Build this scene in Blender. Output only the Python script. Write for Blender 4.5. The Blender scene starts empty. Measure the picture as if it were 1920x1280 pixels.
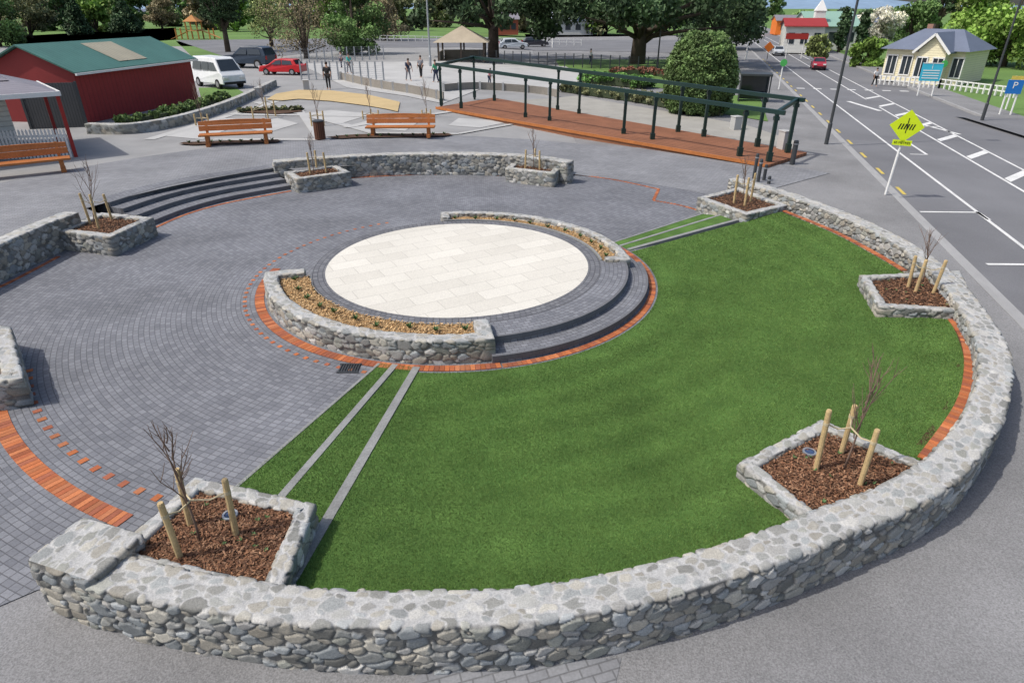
import bpy,bmesh,math,random
import numpy as np
from mathutils import Vector,Matrix
random.seed(7); rng=np.random.default_rng(7)
F=1200.;H=5.6
TH=math.atan(625/F); S_,C_=math.sin(TH),math.cos(TH)
def at(px,py,z=0):
    u=(px-960)/F; v=(py-640)/F
    t=(H-z)/(S_+v*C_)
    return Vector((u*t,(C_-v*S_)*t,z))
CX,CY=-1.256,14.18
def zu(x,y=0): return .5*min(1,max(0,(3-x)/10))
def lz(x,y): return .3*min(1,max(0,(math.hypot(x-CX,y-CY)-4.72)/5.))
def au(px,py):
    z=0
    for i in range(12):
        p=at(px,py,z); z=zu(p.x)
    return Vector((p.x,p.y,z))
def al(px,py,k=1.):
    z=0
    for i in range(12):
        p=at(px,py,z); z=lz(p.x,p.y)*k
    return Vector((p.x,p.y,z))
def topz(p,py):
    v=(py-640)/F
    return H-p.y*(S_+v*C_)/(C_-v*S_)
def pol(r,deg,z=0): return Vector((CX+r*math.cos(math.radians(deg)),CY+r*math.sin(math.radians(deg)),z))
col=bpy.context.scene.collection
# ------------------------------------------------------------ objects
def tag(o,label,cat,group=None,kind=None):
    o['label']=label;o['category']=cat
    if group:o['group']=group
    if kind:o['kind']=kind
    return o
def empty(name,label,cat,loc=(0,0,0),rz=0,group=None):
    o=bpy.data.objects.new(name,None);col.objects.link(o);o.location=loc;o.rotation_euler=(0,0,rz)
    o.empty_display_size=.1
    return tag(o,label,cat,group)
def link(name,me,m,parent=None):
    o=bpy.data.objects.new(name,me);col.objects.link(o)
    if m:me.materials.append(m)
    if parent is not None:o.parent=parent
    return o
def struct(o): o['kind']='structure';return o
def shift(V,parent):
    if parent is None:return V
    L=parent.location
    return V-np.array([L.x,L.y,L.z])
def npmesh(name,V,Fa,cols=None,smooth=False):
    V=np.asarray(V,dtype=np.float32);Fa=np.asarray(Fa,dtype=np.int32)
    me=bpy.data.meshes.new(name);m,k=Fa.shape
    me.vertices.add(len(V));me.vertices.foreach_set('co',V.ravel())
    me.loops.add(m*k);me.loops.foreach_set('vertex_index',Fa.ravel())
    me.polygons.add(m);me.polygons.foreach_set('loop_start',np.arange(0,m*k,k,dtype=np.int32))
    me.update(calc_edges=True)
    if cols is not None:
        a=me.color_attributes.new('Col','FLOAT_COLOR','POINT')
        c=np.ones((len(V),4),dtype=np.float32);c[:,:3]=cols
        a.data.foreach_set('color',c.ravel())
    me.polygons.foreach_set('use_smooth',np.full(m,smooth,dtype=bool))
    return me
class MB:
    def __init__(s): s.v=[];s.f=[]
    def add(s,vs,fs):
        n=len(s.v);s.v+=[tuple(a) for a in vs];s.f+=[tuple(i+n for i in f) for f in fs];return s
    def box(s,c,d,rz=0,rx=0,ry=0):
        M=Matrix.Translation(c)@Matrix.Rotation(rz,4,'Z')@Matrix.Rotation(ry,4,'Y')@Matrix.Rotation(rx,4,'X')
        vs=[M@Vector((x*d[0]/2,y*d[1]/2,z*d[2]/2)) for x in(-1,1) for y in(-1,1) for z in(-1,1)]
        return s.add(vs,[(0,1,3,2),(4,6,7,5),(0,4,5,1),(2,3,7,6),(0,2,6,4),(1,5,7,3)])
    def bar(s,a,b,w,h):
        a=Vector(a);b=Vector(b);d=(b-a).normalized()
        sd=d.cross(Vector((0,0,1)))
        if sd.length<.01: sd=Vector((1,0,0))
        sd.normalize();up=sd.cross(d)
        vs=[p+sd*x*w/2+up*y*h/2 for p in(a,b) for x,y in((-1,-1),(1,-1),(1,1),(-1,1))]
        return s.add(vs,[(3,2,1,0),(4,5,6,7),(0,1,5,4),(1,2,6,5),(2,3,7,6),(3,0,4,7)])
    def tube(s,pts,rad,n=8):
        pts=[Vector(p) for p in pts]
        if not hasattr(rad,'__len__'):rad=[rad]*len(pts)
        vs=[];fs=[]
        for i,p in enumerate(pts):
            d=(pts[min(i+1,len(pts)-1)]-pts[max(i-1,0)]).normalized()
            r=Vector((1,0,0)) if abs(d.x)<.8 else Vector((0,1,0))
            a=d.cross(r).normalized();b=d.cross(a)
            for k in range(n):
                t=2*math.pi*k/n;vs.append(p+a*math.cos(t)*rad[i]+b*math.sin(t)*rad[i])
        for i in range(len(pts)-1):
            for k in range(n):
                k2=(k+1)%n;fs.append((i*n+k,i*n+k2,(i+1)*n+k2,(i+1)*n+k))
        fs.append(tuple(range(n))[::-1]);m=(len(pts)-1)*n;fs.append(tuple(range(m,m+n)))
        return s.add(vs,fs)
    def prism(s,poly,z0,z1):
        n=len(poly);vs=[(p[0],p[1],z0) for p in poly]+[(p[0],p[1],z1) for p in poly]
        return s.add(vs,[tuple(range(n))[::-1],tuple(range(n,2*n))]+[(i,(i+1)%n,n+(i+1)%n,n+i) for i in range(n)])
    def ext(s,poly,off):
        n=len(poly);off=Vector(off);vs=[Vector(p) for p in poly]+[Vector(p)+off for p in poly]
        return s.add(vs,[tuple(range(n))[::-1],tuple(range(n,2*n))]+[(i,(i+1)%n,n+(i+1)%n,n+i) for i in range(n)])
    def poly(s,pts): return s.add(pts,[tuple(range(len(pts)))])
    def ball(s,c,r,n=10,m=6):
        vs=[];fs=[];r=r if hasattr(r,'__len__') else (r,r,r)
        for i in range(m+1):
            a=math.pi*i/m
            for k in range(n):
                t=2*math.pi*k/n;vs.append((c[0]+r[0]*math.sin(a)*math.cos(t),c[1]+r[1]*math.sin(a)*math.sin(t),c[2]+r[2]*math.cos(a)))
        for i in range(m):
            for k in range(n):fs.append((i*n+k,(i+1)*n+k,(i+1)*n+(k+1)%n,i*n+(k+1)%n))
        return s.add(vs,fs)
    def build(s,name,m,parent=None,world=False,smooth=False,bev=0):
        me=bpy.data.meshes.new(name);v=s.v
        if world and parent is not None:
            L=parent.location;v=[(a[0]-L.x,a[1]-L.y,a[2]-L.z) for a in v]
        me.from_pydata(v,[],s.f)
        bm=bmesh.new();bm.from_mesh(me);bmesh.ops.recalc_face_normals(bm,faces=bm.faces)
        bm.to_mesh(me);bm.free()
        if smooth: me.polygons.foreach_set('use_smooth',[True]*len(me.polygons))
        o=link(name,me,m,parent)
        if bev:
            b=o.modifiers.new('bevel','BEVEL');b.width=bev;b.segments=2;b.limit_method='ANGLE'
        return o
# ------------------------------------------------------------ materials
class G:
    def __init__(s,name):
        s.m=bpy.data.materials.new(name);s.m.use_nodes=True;s.nt=s.m.node_tree;s.nt.nodes.clear()
        o=s.n('OutputMaterial');s.b=s.n('BsdfPrincipled');s.nt.links.new(s.b.outputs[0],o.inputs[0])
        s.pos=s.n('NewGeometry').outputs['Position']
    def n(s,t): return s.nt.nodes.new('ShaderNode'+t)
    def put(s,i,v):
        if hasattr(v,'is_linked') or hasattr(v,'links'): s.nt.links.new(v,i)
        else: i.default_value=v
    def ma(s,op,a,b=0,c=0):
        n=s.n('Math');n.operation=op;s.put(n.inputs[0],a);s.put(n.inputs[1],b)
        return n.outputs[0]
    def noise(s,scale,detail=3,vec=None,rough=.6):
        n=s.n('TexNoise');n.inputs['Scale'].default_value=scale;n.inputs['Detail'].default_value=detail;n.inputs['Roughness'].default_value=rough
        s.nt.links.new(vec if vec is not None else s.pos,n.inputs['Vector']);return n.outputs['Fac']
    def rng(s,v,a,b,c,d):
        n=s.n('MapRange');s.put(n.inputs[0],v)
        for i,k in enumerate((a,b,c,d)):n.inputs[i+1].default_value=k
        return n.outputs[0]
    def scale(s,c,f):
        n=s.n('VectorMath');n.operation='SCALE'
        if isinstance(c,tuple): n.inputs[0].default_value=c[:3]
        else: s.nt.links.new(c,n.inputs[0])
        s.put(n.inputs['Scale'],f);return n.outputs[0]
    def mix(s,f,a,b):
        n=s.n('Mix');n.data_type='RGBA';s.put(n.inputs[0],f)
        for i,c in((6,a),(7,b)):
            if isinstance(c,tuple): n.inputs[i].default_value=(c[0],c[1],c[2],1)
            else: s.nt.links.new(c,n.inputs[i])
        return n.outputs[2]
    def bump(s,h,st,dist=.01):
        n=s.n('Bump');n.inputs['Strength'].default_value=st;n.inputs['Distance'].default_value=dist
        s.nt.links.new(h,n.inputs['Height']);s.nt.links.new(n.outputs[0],s.b.inputs['Normal'])
    def fin(s,c,rough=.8,metal=0,spec=.3):
        if isinstance(c,tuple): s.b.inputs['Base Color'].default_value=(c[0],c[1],c[2],1)
        else: s.nt.links.new(c,s.b.inputs['Base Color'])
        s.put(s.b.inputs['Roughness'],rough);s.b.inputs['Metallic'].default_value=metal
        s.b.inputs['Specular IOR Level'].default_value=spec
        return s.m
def mat(name,base,rough=.8,var=.12,sc=1.5,fine=30,fv=.12,bump=.15,metal=0,spec=.3,attr=False,stripe=None):
    g=G(name)
    n1=g.noise(sc,4);n2=g.noise(fine,3)
    f=g.ma('MULTIPLY',g.rng(n1,.25,.75,1-var,1+var),g.rng(n2,.25,.75,1-fv,1+fv))
    if attr:
        a=g.n('Attribute');a.attribute_name='Col';c=g.scale(a.outputs['Color'],f)
    else: c=g.scale(base,f)
    if stripe:
        ax,per,dep=stripe
        tc=g.n('TexCoord').outputs['Object'];sp=g.n('SeparateXYZ');g.nt.links.new(tc,sp.inputs[0])
        fr=g.ma('FRACT',g.ma('DIVIDE',sp.outputs[ax],per))
        k=g.rng(g.ma('ABSOLUTE',g.ma('SUBTRACT',fr,.5)),.34,.5,0,1)
        c=g.scale(c,g.rng(k,0,1,1,dep))
        g.bump(g.ma('MULTIPLY',k,-1),.6,.02)
    elif bump: g.bump(n2,bump,.01)
    return g.fin(c,rough,metal,spec)
def paving(name,bw,bh,c1,c2,joint,polar=True,rot=0.,jw=.012,var=.3,offs=True,bumpst=.6):
    g=G(name);sp=g.n('SeparateXYZ');g.nt.links.new(g.pos,sp.inputs[0])
    x=g.ma('SUBTRACT',sp.outputs[0],CX);y=g.ma('SUBTRACT',sp.outputs[1],CY)
    if polar:
        r=g.ma('SQRT',g.ma('ADD',g.ma('MULTIPLY',x,x),g.ma('MULTIPLY',y,y)));th=g.ma('ARCTAN2',y,x)
        rr=g.ma('DIVIDE',r,bh);row=g.ma('FLOOR',rr);fv=g.ma('FRACT',rr)
        u=g.ma('MULTIPLY',g.ma('MULTIPLY',th,row),bh/bw)
    else:
        c,s=math.cos(rot),math.sin(rot)
        xx=g.ma('ADD',g.ma('MULTIPLY',x,c),g.ma('MULTIPLY',y,s));yy=g.ma('SUBTRACT',g.ma('MULTIPLY',y,c),g.ma('MULTIPLY',x,s))
        rr=g.ma('DIVIDE',yy,bh);row=g.ma('FLOOR',rr);fv=g.ma('FRACT',rr);u=g.ma('DIVIDE',xx,bw)
    if offs: u=g.ma('ADD',u,g.ma('MULTIPLY',row,.5 if not polar else .37))
    cell=g.ma('FLOOR',u);fu=g.ma('FRACT',u)
    du=g.ma('MULTIPLY',g.ma('SUBTRACT',.5,g.ma('ABSOLUTE',g.ma('SUBTRACT',fu,.5))),bw)
    dv=g.ma('MULTIPLY',g.ma('SUBTRACT',.5,g.ma('ABSOLUTE',g.ma('SUBTRACT',fv,.5))),bh)
    d=g.ma('MINIMUM',du,dv)
    mk=g.rng(d,jw*.35,jw,0,1)
    cb=g.n('CombineXYZ');g.nt.links.new(cell,cb.inputs[0]);g.nt.links.new(row,cb.inputs[1])
    wn=g.n('TexWhiteNoise');wn.noise_dimensions='2D';g.nt.links.new(cb.outputs[0],wn.inputs['Vector'])
    base=g.mix(wn.outputs['Value'],c1,c2)
    n1=g.noise(.45,5);n2=g.noise(35,3)
    f=g.ma('MULTIPLY',g.rng(n1,.3,.7,1-var*.5,1+var*.5),g.rng(n2,.25,.75,.85,1.15))
    c=g.mix(mk,joint,base);c=g.scale(c,f)
    h=g.ma('ADD',g.ma('MULTIPLY',mk,1),g.ma('MULTIPLY',n2,.35));h=g.ma('ADD',h,g.ma('MULTIPLY',wn.outputs['Value'],.3))
    g.bump(h,bumpst,.008)
    return g.fin(c,.8)
M={}
M['sett']=paving('grey_setts',.135,.095,(.15,.156,.175),(.215,.222,.242),(.1,.103,.112),jw=.009,var=.4,bumpst=.35)
M['sett_lin']=paving('grey_blocks',.2,.1,(.205,.21,.225),(.26,.265,.278),(.15,.153,.16),polar=False,rot=.3,var=.36,bumpst=.25)
M['sett_dark']=paving('dark_setts',.12,.11,(.13,.134,.15),(.195,.2,.215),(.085,.086,.093))
M['white_slab']=paving('cream_slabs',.9,.45,(.68,.655,.585),(.60,.575,.51),(.46,.44,.39),polar=False,rot=.52,jw=.01,var=.12,bumpst=.15)
M['asphalt']=mat('footpath_asphalt',(.225,.225,.228),.92,.24,.35,55,.4,.6)
M['road']=mat('road_asphalt',(.175,.177,.187),.85,.18,.2,80,.28,.3)
M['concrete']=mat('plaza_concrete',(.29,.29,.288),.85,.18,.4,50,.14,.15)
M['pale']=mat('pale_concrete',(.43,.43,.42),.85,.12,.6,40,.1,.1)
M['kerb']=mat('kerb_concrete',(.34,.34,.34),.85,.12,1,40,.12,.1)
M['edge']=mat('edging_stone',(.25,.255,.25),.85,.2,3,40,.25,.3)
M['sand']=mat('yellow_gravel',(.5,.38,.2),.95,.12,.8,60,.2,.2)
M['gravel']=mat('gravel_path',(.33,.32,.29),.95,.14,.8,60,.2,.2)
M['paint']=mat('road_paint',(.7,.7,.68),.6,.16,2,40,.25,0)
M['ypaint']=mat('yellow_paint',(.6,.46,.1),.6,.14,2,40,.2,0)
M['stone']=mat('river_stone',(1,1,1),.8,.14,9,60,.26,.4,attr=True,spec=.2)
M['brick']=mat('red_brick',(1,1,1),.85,.14,2,50,.2,.2,attr=True)
M['chips']=mat('bark_chips',(1,1,1),.9,.1,5,60,.15,0,attr=True)
M['leaf']=mat('foliage',(1,1,1),.6,.12,.8,8,.15,0,attr=True,spec=.2)
M['soil']=mat('bark_soil',(.075,.042,.025),.95,.3,4,40,.5,.6)
M['soil2']=mat('tan_mulch_base',(.3,.19,.09),.95,.2,4,40,.4,.6)
M['stake']=mat('tan_timber',(.5,.37,.19),.75,.14,5,40,.18,.1)
M['rope']=mat('webbing',(.5,.42,.27),.8)
M['twig']=mat('twig_bark',(.19,.13,.1),.85,.15,5,30,.2,.2)
M['bark']=mat('tree_bark',(.09,.07,.055),.9,.25,1.5,12,.3,.5)
M['bench']=mat('stained_timber',(.42,.15,.045),.5,.16,3,25,.2,.15)
M['deck']=mat('deck_timber',(.27,.115,.06),.7,.22,1,20,.22,.1,stripe=(1,.3,.35))
M['green_steel']=mat('dark_green_paint',(.007,.03,.026),.4,.08,2,20,.05,0,spec=.5)
M['dark_steel']=mat('dark_grey_paint',(.045,.05,.055),.45,.1,2,20,.08,0,spec=.5)
M['nosing']=mat('step_nosing_stone',(.14,.143,.155),.8,.15,3,40,.2,.2)
M['galv']=mat('galvanised_steel',(.38,.4,.42),.45,.08,2,20,.08,0,metal=.5)
M['white']=mat('white_paint',(.75,.75,.73),.55,.05,1,20,.05,0)
M['cream']=mat('cream_weatherboard',(.82,.75,.52),.65,.05,1,20,.05,0,stripe=(2,.18,.8))
M['wboard']=mat('white_weatherboard',(.7,.7,.66),.65,.05,1,20,.05,0,stripe=(2,.18,.7))
M['red_wall']=mat('red_cladding',(.3,.035,.035),.65,.1,1,20,.08,0,stripe=(1,.3,.7))
M['red']=mat('red_trim',(.33,.03,.025),.55,.08)
M['green_roof']=mat('green_metal_roof',(.07,.18,.15),.5,.15,.7,20,.08,0,stripe=(1,.25,.75))
M['grey_roof']=mat('grey_metal_roof',(.24,.225,.25),.5,.12,.7,20,.08,0,stripe=(1,.25,.75))
M['rust_roof']=mat('pale_roof_sheet',(.38,.35,.26),.6,.15,.7,20,.08,0,stripe=(1,.25,.75))
M['slate']=mat('slate_roof',(.15,.175,.235),.6,.1,.7,10,.1,.1)
M['tan_roof']=mat('tan_roof',(.42,.36,.27),.75,.12,.7,10,.1,.1)
M['dfence']=mat('dark_corrugated',(.09,.09,.09),.6,.1,1,20,.1,0,stripe=(0,.12,.5))
M['glass']=mat('dark_glass',(.03,.04,.05),.08,.05,1,5,.05,0,spec=.6)
M['tyre']=mat('tyre_rubber',(.02,.02,.02),.85)
M['rim']=mat('wheel_rim',(.4,.4,.42),.35,metal=.7)
M['lamp']=mat('clear_lamp',(.7,.7,.68),.2)
M['tail']=mat('red_lamp',(.45,.02,.02),.25)
M['yel']=mat('fluoro_yellow',(.62,.78,.02),.5,.02,1,10,.02,0)
M['black']=mat('black_print',(.012,.012,.012),.5)
M['blue']=mat('blue_sign',(.02,.16,.5),.45,.03)
M['cyan']=mat('cyan_sign',(.05,.45,.62),.45,.03)
M['orange']=mat('orange_paint',(.8,.2,.03),.5)
M['lawnfar']=mat('far_grass',(.12,.21,.055),.95,.25,.12,8,.2,.2)
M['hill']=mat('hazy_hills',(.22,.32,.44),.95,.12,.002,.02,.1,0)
M['timber_grey']=mat('weathered_timber',(.25,.23,.2),.85,.15,1,15,.15,.1)
M['skin']=mat('skin',(.45,.27,.19),.6)
M['hair']=mat('dark_hair',(.04,.025,.02),.7)
def cm(name,c,r=.7): return mat(name,c,r,.08,3,30,.06,0)
g=G('lawn_turf');sp=g.n('SeparateXYZ');g.nt.links.new(g.pos,sp.inputs[0])
x=g.ma('SUBTRACT',sp.outputs[0],CX);y=g.ma('SUBTRACT',sp.outputs[1],CY)
r=g.ma('SQRT',g.ma('ADD',g.ma('MULTIPLY',x,x),g.ma('MULTIPLY',y,y)))
st=g.ma('SINE',g.ma('ADD',g.ma('MULTIPLY',r,9),g.ma('MULTIPLY',g.noise(.5,2),4)))
f=g.ma('MULTIPLY',g.rng(st,-.8,.8,.92,1.08),g.rng(g.noise(.9,4),.3,.7,.82,1.2))
f=g.ma('MULTIPLY',f,g.rng(g.noise(90,3),.25,.75,.7,1.3))
a=g.mix(g.rng(g.noise(2.2,3),.35,.65,0,1),(.075,.15,.036),(.1,.185,.045))
g.bump(g.noise(90,3),.6,.02)
M['lawn']=g.fin(g.scale(a,f),.9,0,.15)
# ------------------------------------------------------------ geometry helpers
def overlay(name,pts,m,dz=.006,cut=(-7,3),zf=zu,grid=0):
    bm=bmesh.new();vs=[bm.verts.new((p[0],p[1],0)) for p in pts];bm.faces.new(vs)
    bmesh.ops.triangulate(bm,faces=bm.faces[:])
    pl=[((c,0,0),(1,0,0)) for c in cut]
    if grid:
        xs=[p[0] for p in pts];ys=[p[1] for p in pts]
        pl+=[((c,0,0),(1,0,0)) for c in np.arange(min(xs),max(xs),grid)]+[((0,c,0),(0,1,0)) for c in np.arange(min(ys),max(ys),grid)]
    for co_,no_ in pl:
        bmesh.ops.bisect_plane(bm,geom=bm.verts[:]+bm.edges[:]+bm.faces[:],plane_co=co_,plane_no=no_)
    for v in bm.verts: v.co.z=(zf(v.co.x,v.co.y) if zf else 0)+dz
    bmesh.ops.triangulate(bm,faces=bm.faces[:])
    bmesh.ops.recalc_face_normals(bm,faces=bm.faces)
    for f in bm.faces:
        if f.normal.z<0:f.normal_flip()
    me=bpy.data.meshes.new(name);bm.to_mesh(me);bm.free()
    return link(name,me,m)
def flat(name,pts,m,z): return overlay(name,pts,m,z,(),None)
def spline(pts,res,closed=False):
    P=[np.array(p[:2],float) for p in pts];n=len(P);out=[]
    for i in range(n-1):
        p0=P[max(i-1,0)];p1=P[i];p2=P[i+1];p3=P[min(i+2,n-1)]
        k=max(2,int(np.linalg.norm(p2-p1)/res))
        for j in range(k):
            t=j/k;out.append(.5*((2*p1)+(-p0+p2)*t+(2*p0-5*p1+4*p2-p3)*t*t+(-p0+3*p1-3*p2+p3)*t**3))
    out.append(P[-1]);return np.array(out)
def polyres(pts,res):
    P=[np.array(p[:2],float) for p in pts];out=[]
    for i in range(len(P)):
        a=P[i];b=P[(i+1)%len(P)];k=max(2,int(np.linalg.norm(b-a)/res))
        for j in range(k): out.append(a+(b-a)*j/k)
    return np.array(out)
def normals(P,closed):
    n=len(P)
    if closed: d0=P-np.roll(P,1,0);d1=np.roll(P,-1,0)-P
    else:
        d=np.diff(P,axis=0);d0=np.vstack([d[:1],d]);d1=np.vstack([d,d[-1:]])
    d0/=np.linalg.norm(d0,axis=1)[:,None]+1e-9;d1/=np.linalg.norm(d1,axis=1)[:,None]+1e-9
    t=d0+d1;t/=np.linalg.norm(t,axis=1)[:,None]+1e-9
    N=np.stack([t[:,1],-t[:,0]],1)
    n1=np.stack([d1[:,1],-d1[:,0]],1);mit=1/np.clip((N*n1).sum(1),.5,1)
    return N,mit,t
def offs(P,d,closed=False):
    P=np.asarray(P,float);N,m,_=normals(P,closed);return P+N*(m*d)[:,None]
def hsh(i,j,k): 
    v=np.sin(i*127.1+j*311.7+k*74.7)*43758.5453;return v-np.floor(v)
def voro(s,q,cs,cq,seed):
    gi=np.floor(s/cs);gj=np.floor(q/cq)
    F1=np.full(s.shape,9.);F2=np.full(s.shape,9.);I=np.zeros(s.shape);J=np.zeros(s.shape);LX=np.zeros(s.shape);LY=np.zeros(s.shape)
    for a in(-2,-1,0,1,2):
        for b in(-2,-1,0,1,2):
            i=gi+a;j=gj+b
            sx=(i+.5+(hsh(i,j,seed)-.5)*.8+.5*(j%2));sy=(j+.5+(hsh(i,j,seed+1)-.5)*.65)
            w=.55+1.0*hsh(i,j,seed+2)**2.2
            dx=s/cs-sx;dy=q/cq-sy
            d=np.hypot(dx,dy)/w
            c=d<F1;F2=np.where(c,F1,np.minimum(F2,d));I=np.where(c,i,I);J=np.where(c,j,J);LX=np.where(c,dx,LX);LY=np.where(c,dy,LY);F1=np.where(c,d,F1)
    return F2-F1,F1,I,J,LX,LY
PAL=np.array([(.36,.36,.34),(.27,.275,.26),(.42,.4,.345),(.3,.305,.27),(.36,.38,.385),(.2,.2,.185),(.5,.49,.46),(.34,.315,.265),(.28,.3,.305),(.39,.365,.31),(.33,.325,.31)])
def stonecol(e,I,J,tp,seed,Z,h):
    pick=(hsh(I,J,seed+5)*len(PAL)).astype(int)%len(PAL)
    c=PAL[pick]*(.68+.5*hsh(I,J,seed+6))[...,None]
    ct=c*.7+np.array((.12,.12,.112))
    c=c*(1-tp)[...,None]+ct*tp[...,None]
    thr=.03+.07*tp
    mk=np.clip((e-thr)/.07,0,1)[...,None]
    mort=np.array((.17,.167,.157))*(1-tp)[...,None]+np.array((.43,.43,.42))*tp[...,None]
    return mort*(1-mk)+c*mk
def disp(e,I,J,LX,LY,tp,seed,amp):
    b=np.clip((e-.01)/.34,0,1);bl=np.sqrt(1-(1-b)**2.2)
    tilt=(LX*(hsh(I,J,seed+9)-.5)+LY*(hsh(I,J,seed+10)-.4))*.5
    return bl*(amp*(1-tp)*(.55+.6*hsh(I,J,seed+8)+tilt)+.007*tp*(.5+hsh(I,J,seed+8)))
def sweep(name,P,width,h,res=.03,cs=.17,cq=.11,closed=False,seed=1,parent=None,z0=0,amp=.038,rr=.028,caps=(True,True),base=-.12):
    P=np.asarray(P,float);N,mit,T=normals(P,closed);w=width/2-amp*.6;ht=h-.008
    prof=[]
    def seg(a,b):
        k=max(1,int(math.hypot(b[0]-a[0],b[1]-a[1])/res))
        for j in range(k): prof.append((a[0]+(b[0]-a[0])*j/k,a[1]+(b[1]-a[1])*j/k))
    seg((w,base),(w,ht-rr))
    for j in range(4): t=j/4*math.pi/2;prof.append((w-rr+rr*math.cos(t),ht-rr+rr*math.sin(t)))
    seg((w-rr,ht),(-w+rr,ht))
    for j in range(4): t=math.pi/2+j/4*math.pi/2;prof.append((-w+rr+rr*math.cos(t),ht-rr+rr*math.sin(t)))
    seg((-w,ht-rr),(-w,base));prof.append((-w,base));pf=np.array(prof)
    d=np.vstack([pf[1:]-pf[:-1],pf[-1:]-pf[-2:-1]]);d=d+np.vstack([d[:1],d[:-1]]);d/=np.linalg.norm(d,axis=1)[:,None]+1e-9
    pn=np.stack([d[:,1],-d[:,0]],1)
    q=np.concatenate([[0],np.cumsum(np.linalg.norm(np.diff(pf,axis=0),axis=1))])
    L=np.linalg.norm(np.diff(np.vstack([P,P[:1]]) if closed else P,axis=0),axis=1)
    s=np.concatenate([[0],np.cumsum(L)])[:len(P)]
    n,m=len(P),len(pf)
    SS,QQ=np.meshgrid(s,q,indexing='ij');wob=.012*np.sin(SS*17+QQ*23)+.006*np.sin(QQ*51-SS*43)
    e,F1,I,J,LX,LY=voro(SS+wob,QQ+wob,cs,cq,seed)
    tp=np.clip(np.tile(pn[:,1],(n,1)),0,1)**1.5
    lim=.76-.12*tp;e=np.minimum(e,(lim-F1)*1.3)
    D=disp(e,I,J,LX,LY,tp,seed,amp)
    if not closed:
        tot=s[-1];fade=np.clip(np.minimum(s,tot-s)/.04,0,1);D=D*fade[:,None]
    O=pf[:,0][None,:]*mit[:,None]
    X=P[:,0:1]+N[:,0:1]*(O+pn[:,0][None,:]*D);Y=P[:,1:2]+N[:,1:2]*(O+pn[:,0][None,:]*D)
    Z=z0+pf[:,1][None,:]+pn[:,1][None,:]*D
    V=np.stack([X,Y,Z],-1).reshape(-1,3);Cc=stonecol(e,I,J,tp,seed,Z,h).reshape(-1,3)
    ii=np.arange(n if closed else n-1);jj=np.arange(m-1)
    A,B=np.meshgrid(ii,jj,indexing='ij');A2=(A+1)%n
    Fa=np.stack([A*m+B,A2*m+B,A2*m+B+1,A*m+B+1],-1).reshape(-1,4)[:,::-1]
    Vs=[V];Fs=[Fa];Cs=[Cc];off=len(V)
    if not closed:
        for end in(0,1):
            if not caps[end]:continue
            p=P[0] if end==0 else P[-1];nn=N[0] if end==0 else N[-1];tt=-T[0] if end==0 else T[-1]
            ko=max(4,int(2*w/res));kz=max(4,int((ht-base)/res))
            oo,zz=np.meshgrid(np.linspace(-w,w,ko),np.linspace(base,ht,kz),indexing='ij')
            e,F1,I,J,LX,LY=voro(oo+7,zz+3+end,cs,cq,seed+3);tp0=np.zeros_like(e);e=np.minimum(e,(.76-F1)*1.3)
            D=disp(e,I,J,LX,LY,tp0,seed,amp)*np.clip((w-np.abs(oo))/.03,0,1)*np.clip((ht-zz)/.03,0,1)
            vx=p[0]+nn[0]*oo+tt[0]*D;vy=p[1]+nn[1]*oo+tt[1]*D
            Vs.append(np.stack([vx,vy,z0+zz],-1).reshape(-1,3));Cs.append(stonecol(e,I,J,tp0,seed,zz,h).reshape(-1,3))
            A,B=np.meshgrid(np.arange(ko-1),np.arange(kz-1),indexing='ij')
            Fs.append(np.stack([A*kz+B,(A+1)*kz+B,(A+1)*kz+B+1,A*kz+B+1],-1).reshape(-1,4)+off);off+=ko*kz
    V=shift(np.vstack(Vs),parent)
    return link(name,npmesh(name,V,np.vstack(Fs),np.vstack(Cs),True),M['stone'],parent)
def rquads(P,su,sv,tilt,cols):
    n=len(P);r=rng.normal(size=(n,3));r/=np.linalg.norm(r,axis=1)[:,None]
    nn=np.array([0,0,1.])*(1-tilt)+r*tilt;nn/=np.linalg.norm(nn,axis=1)[:,None]+1e-9
    a=np.cross(nn,rng.normal(size=(n,3)));a/=np.linalg.norm(a,axis=1)[:,None]+1e-9;b=np.cross(nn,a)
    a=a*np.reshape(su,(-1,1));b=b*np.reshape(sv,(-1,1))
    V=np.stack([P-a-b,P+a-b*.6,P+a*.9+b,P-a*.7+b],1).reshape(-1,3)
    return V,np.arange(n*4).reshape(n,4),np.repeat(cols,4,axis=0)
def pip(poly,x,y):
    c=np.zeros(x.shape,bool);n=len(poly)
    for i in range(n):
        x1,y1=poly[i][:2];x2,y2=poly[(i+1)%n][:2]
        c^=((y1>y)!=(y2>y))&(x<(x2-x1)*(y-y1)/((y2-y1) if y2!=y1 else 1e-9)+x1)
    return c
def inpoly(poly,n):
    P=np.array([p[:2] for p in poly]);lo=P.min(0);hi=P.max(0);out=np.zeros((0,2))
    while len(out)<n:
        q=lo+rng.random((n*2,2))*(hi-lo);out=np.vstack([out,q[pip(P,q[:,0],q[:,1])]])
    return out[:n]
BR=np.array([(.43,.135,.05),(.35,.105,.045),(.48,.17,.07),(.3,.1,.055),(.4,.15,.07)])
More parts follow.
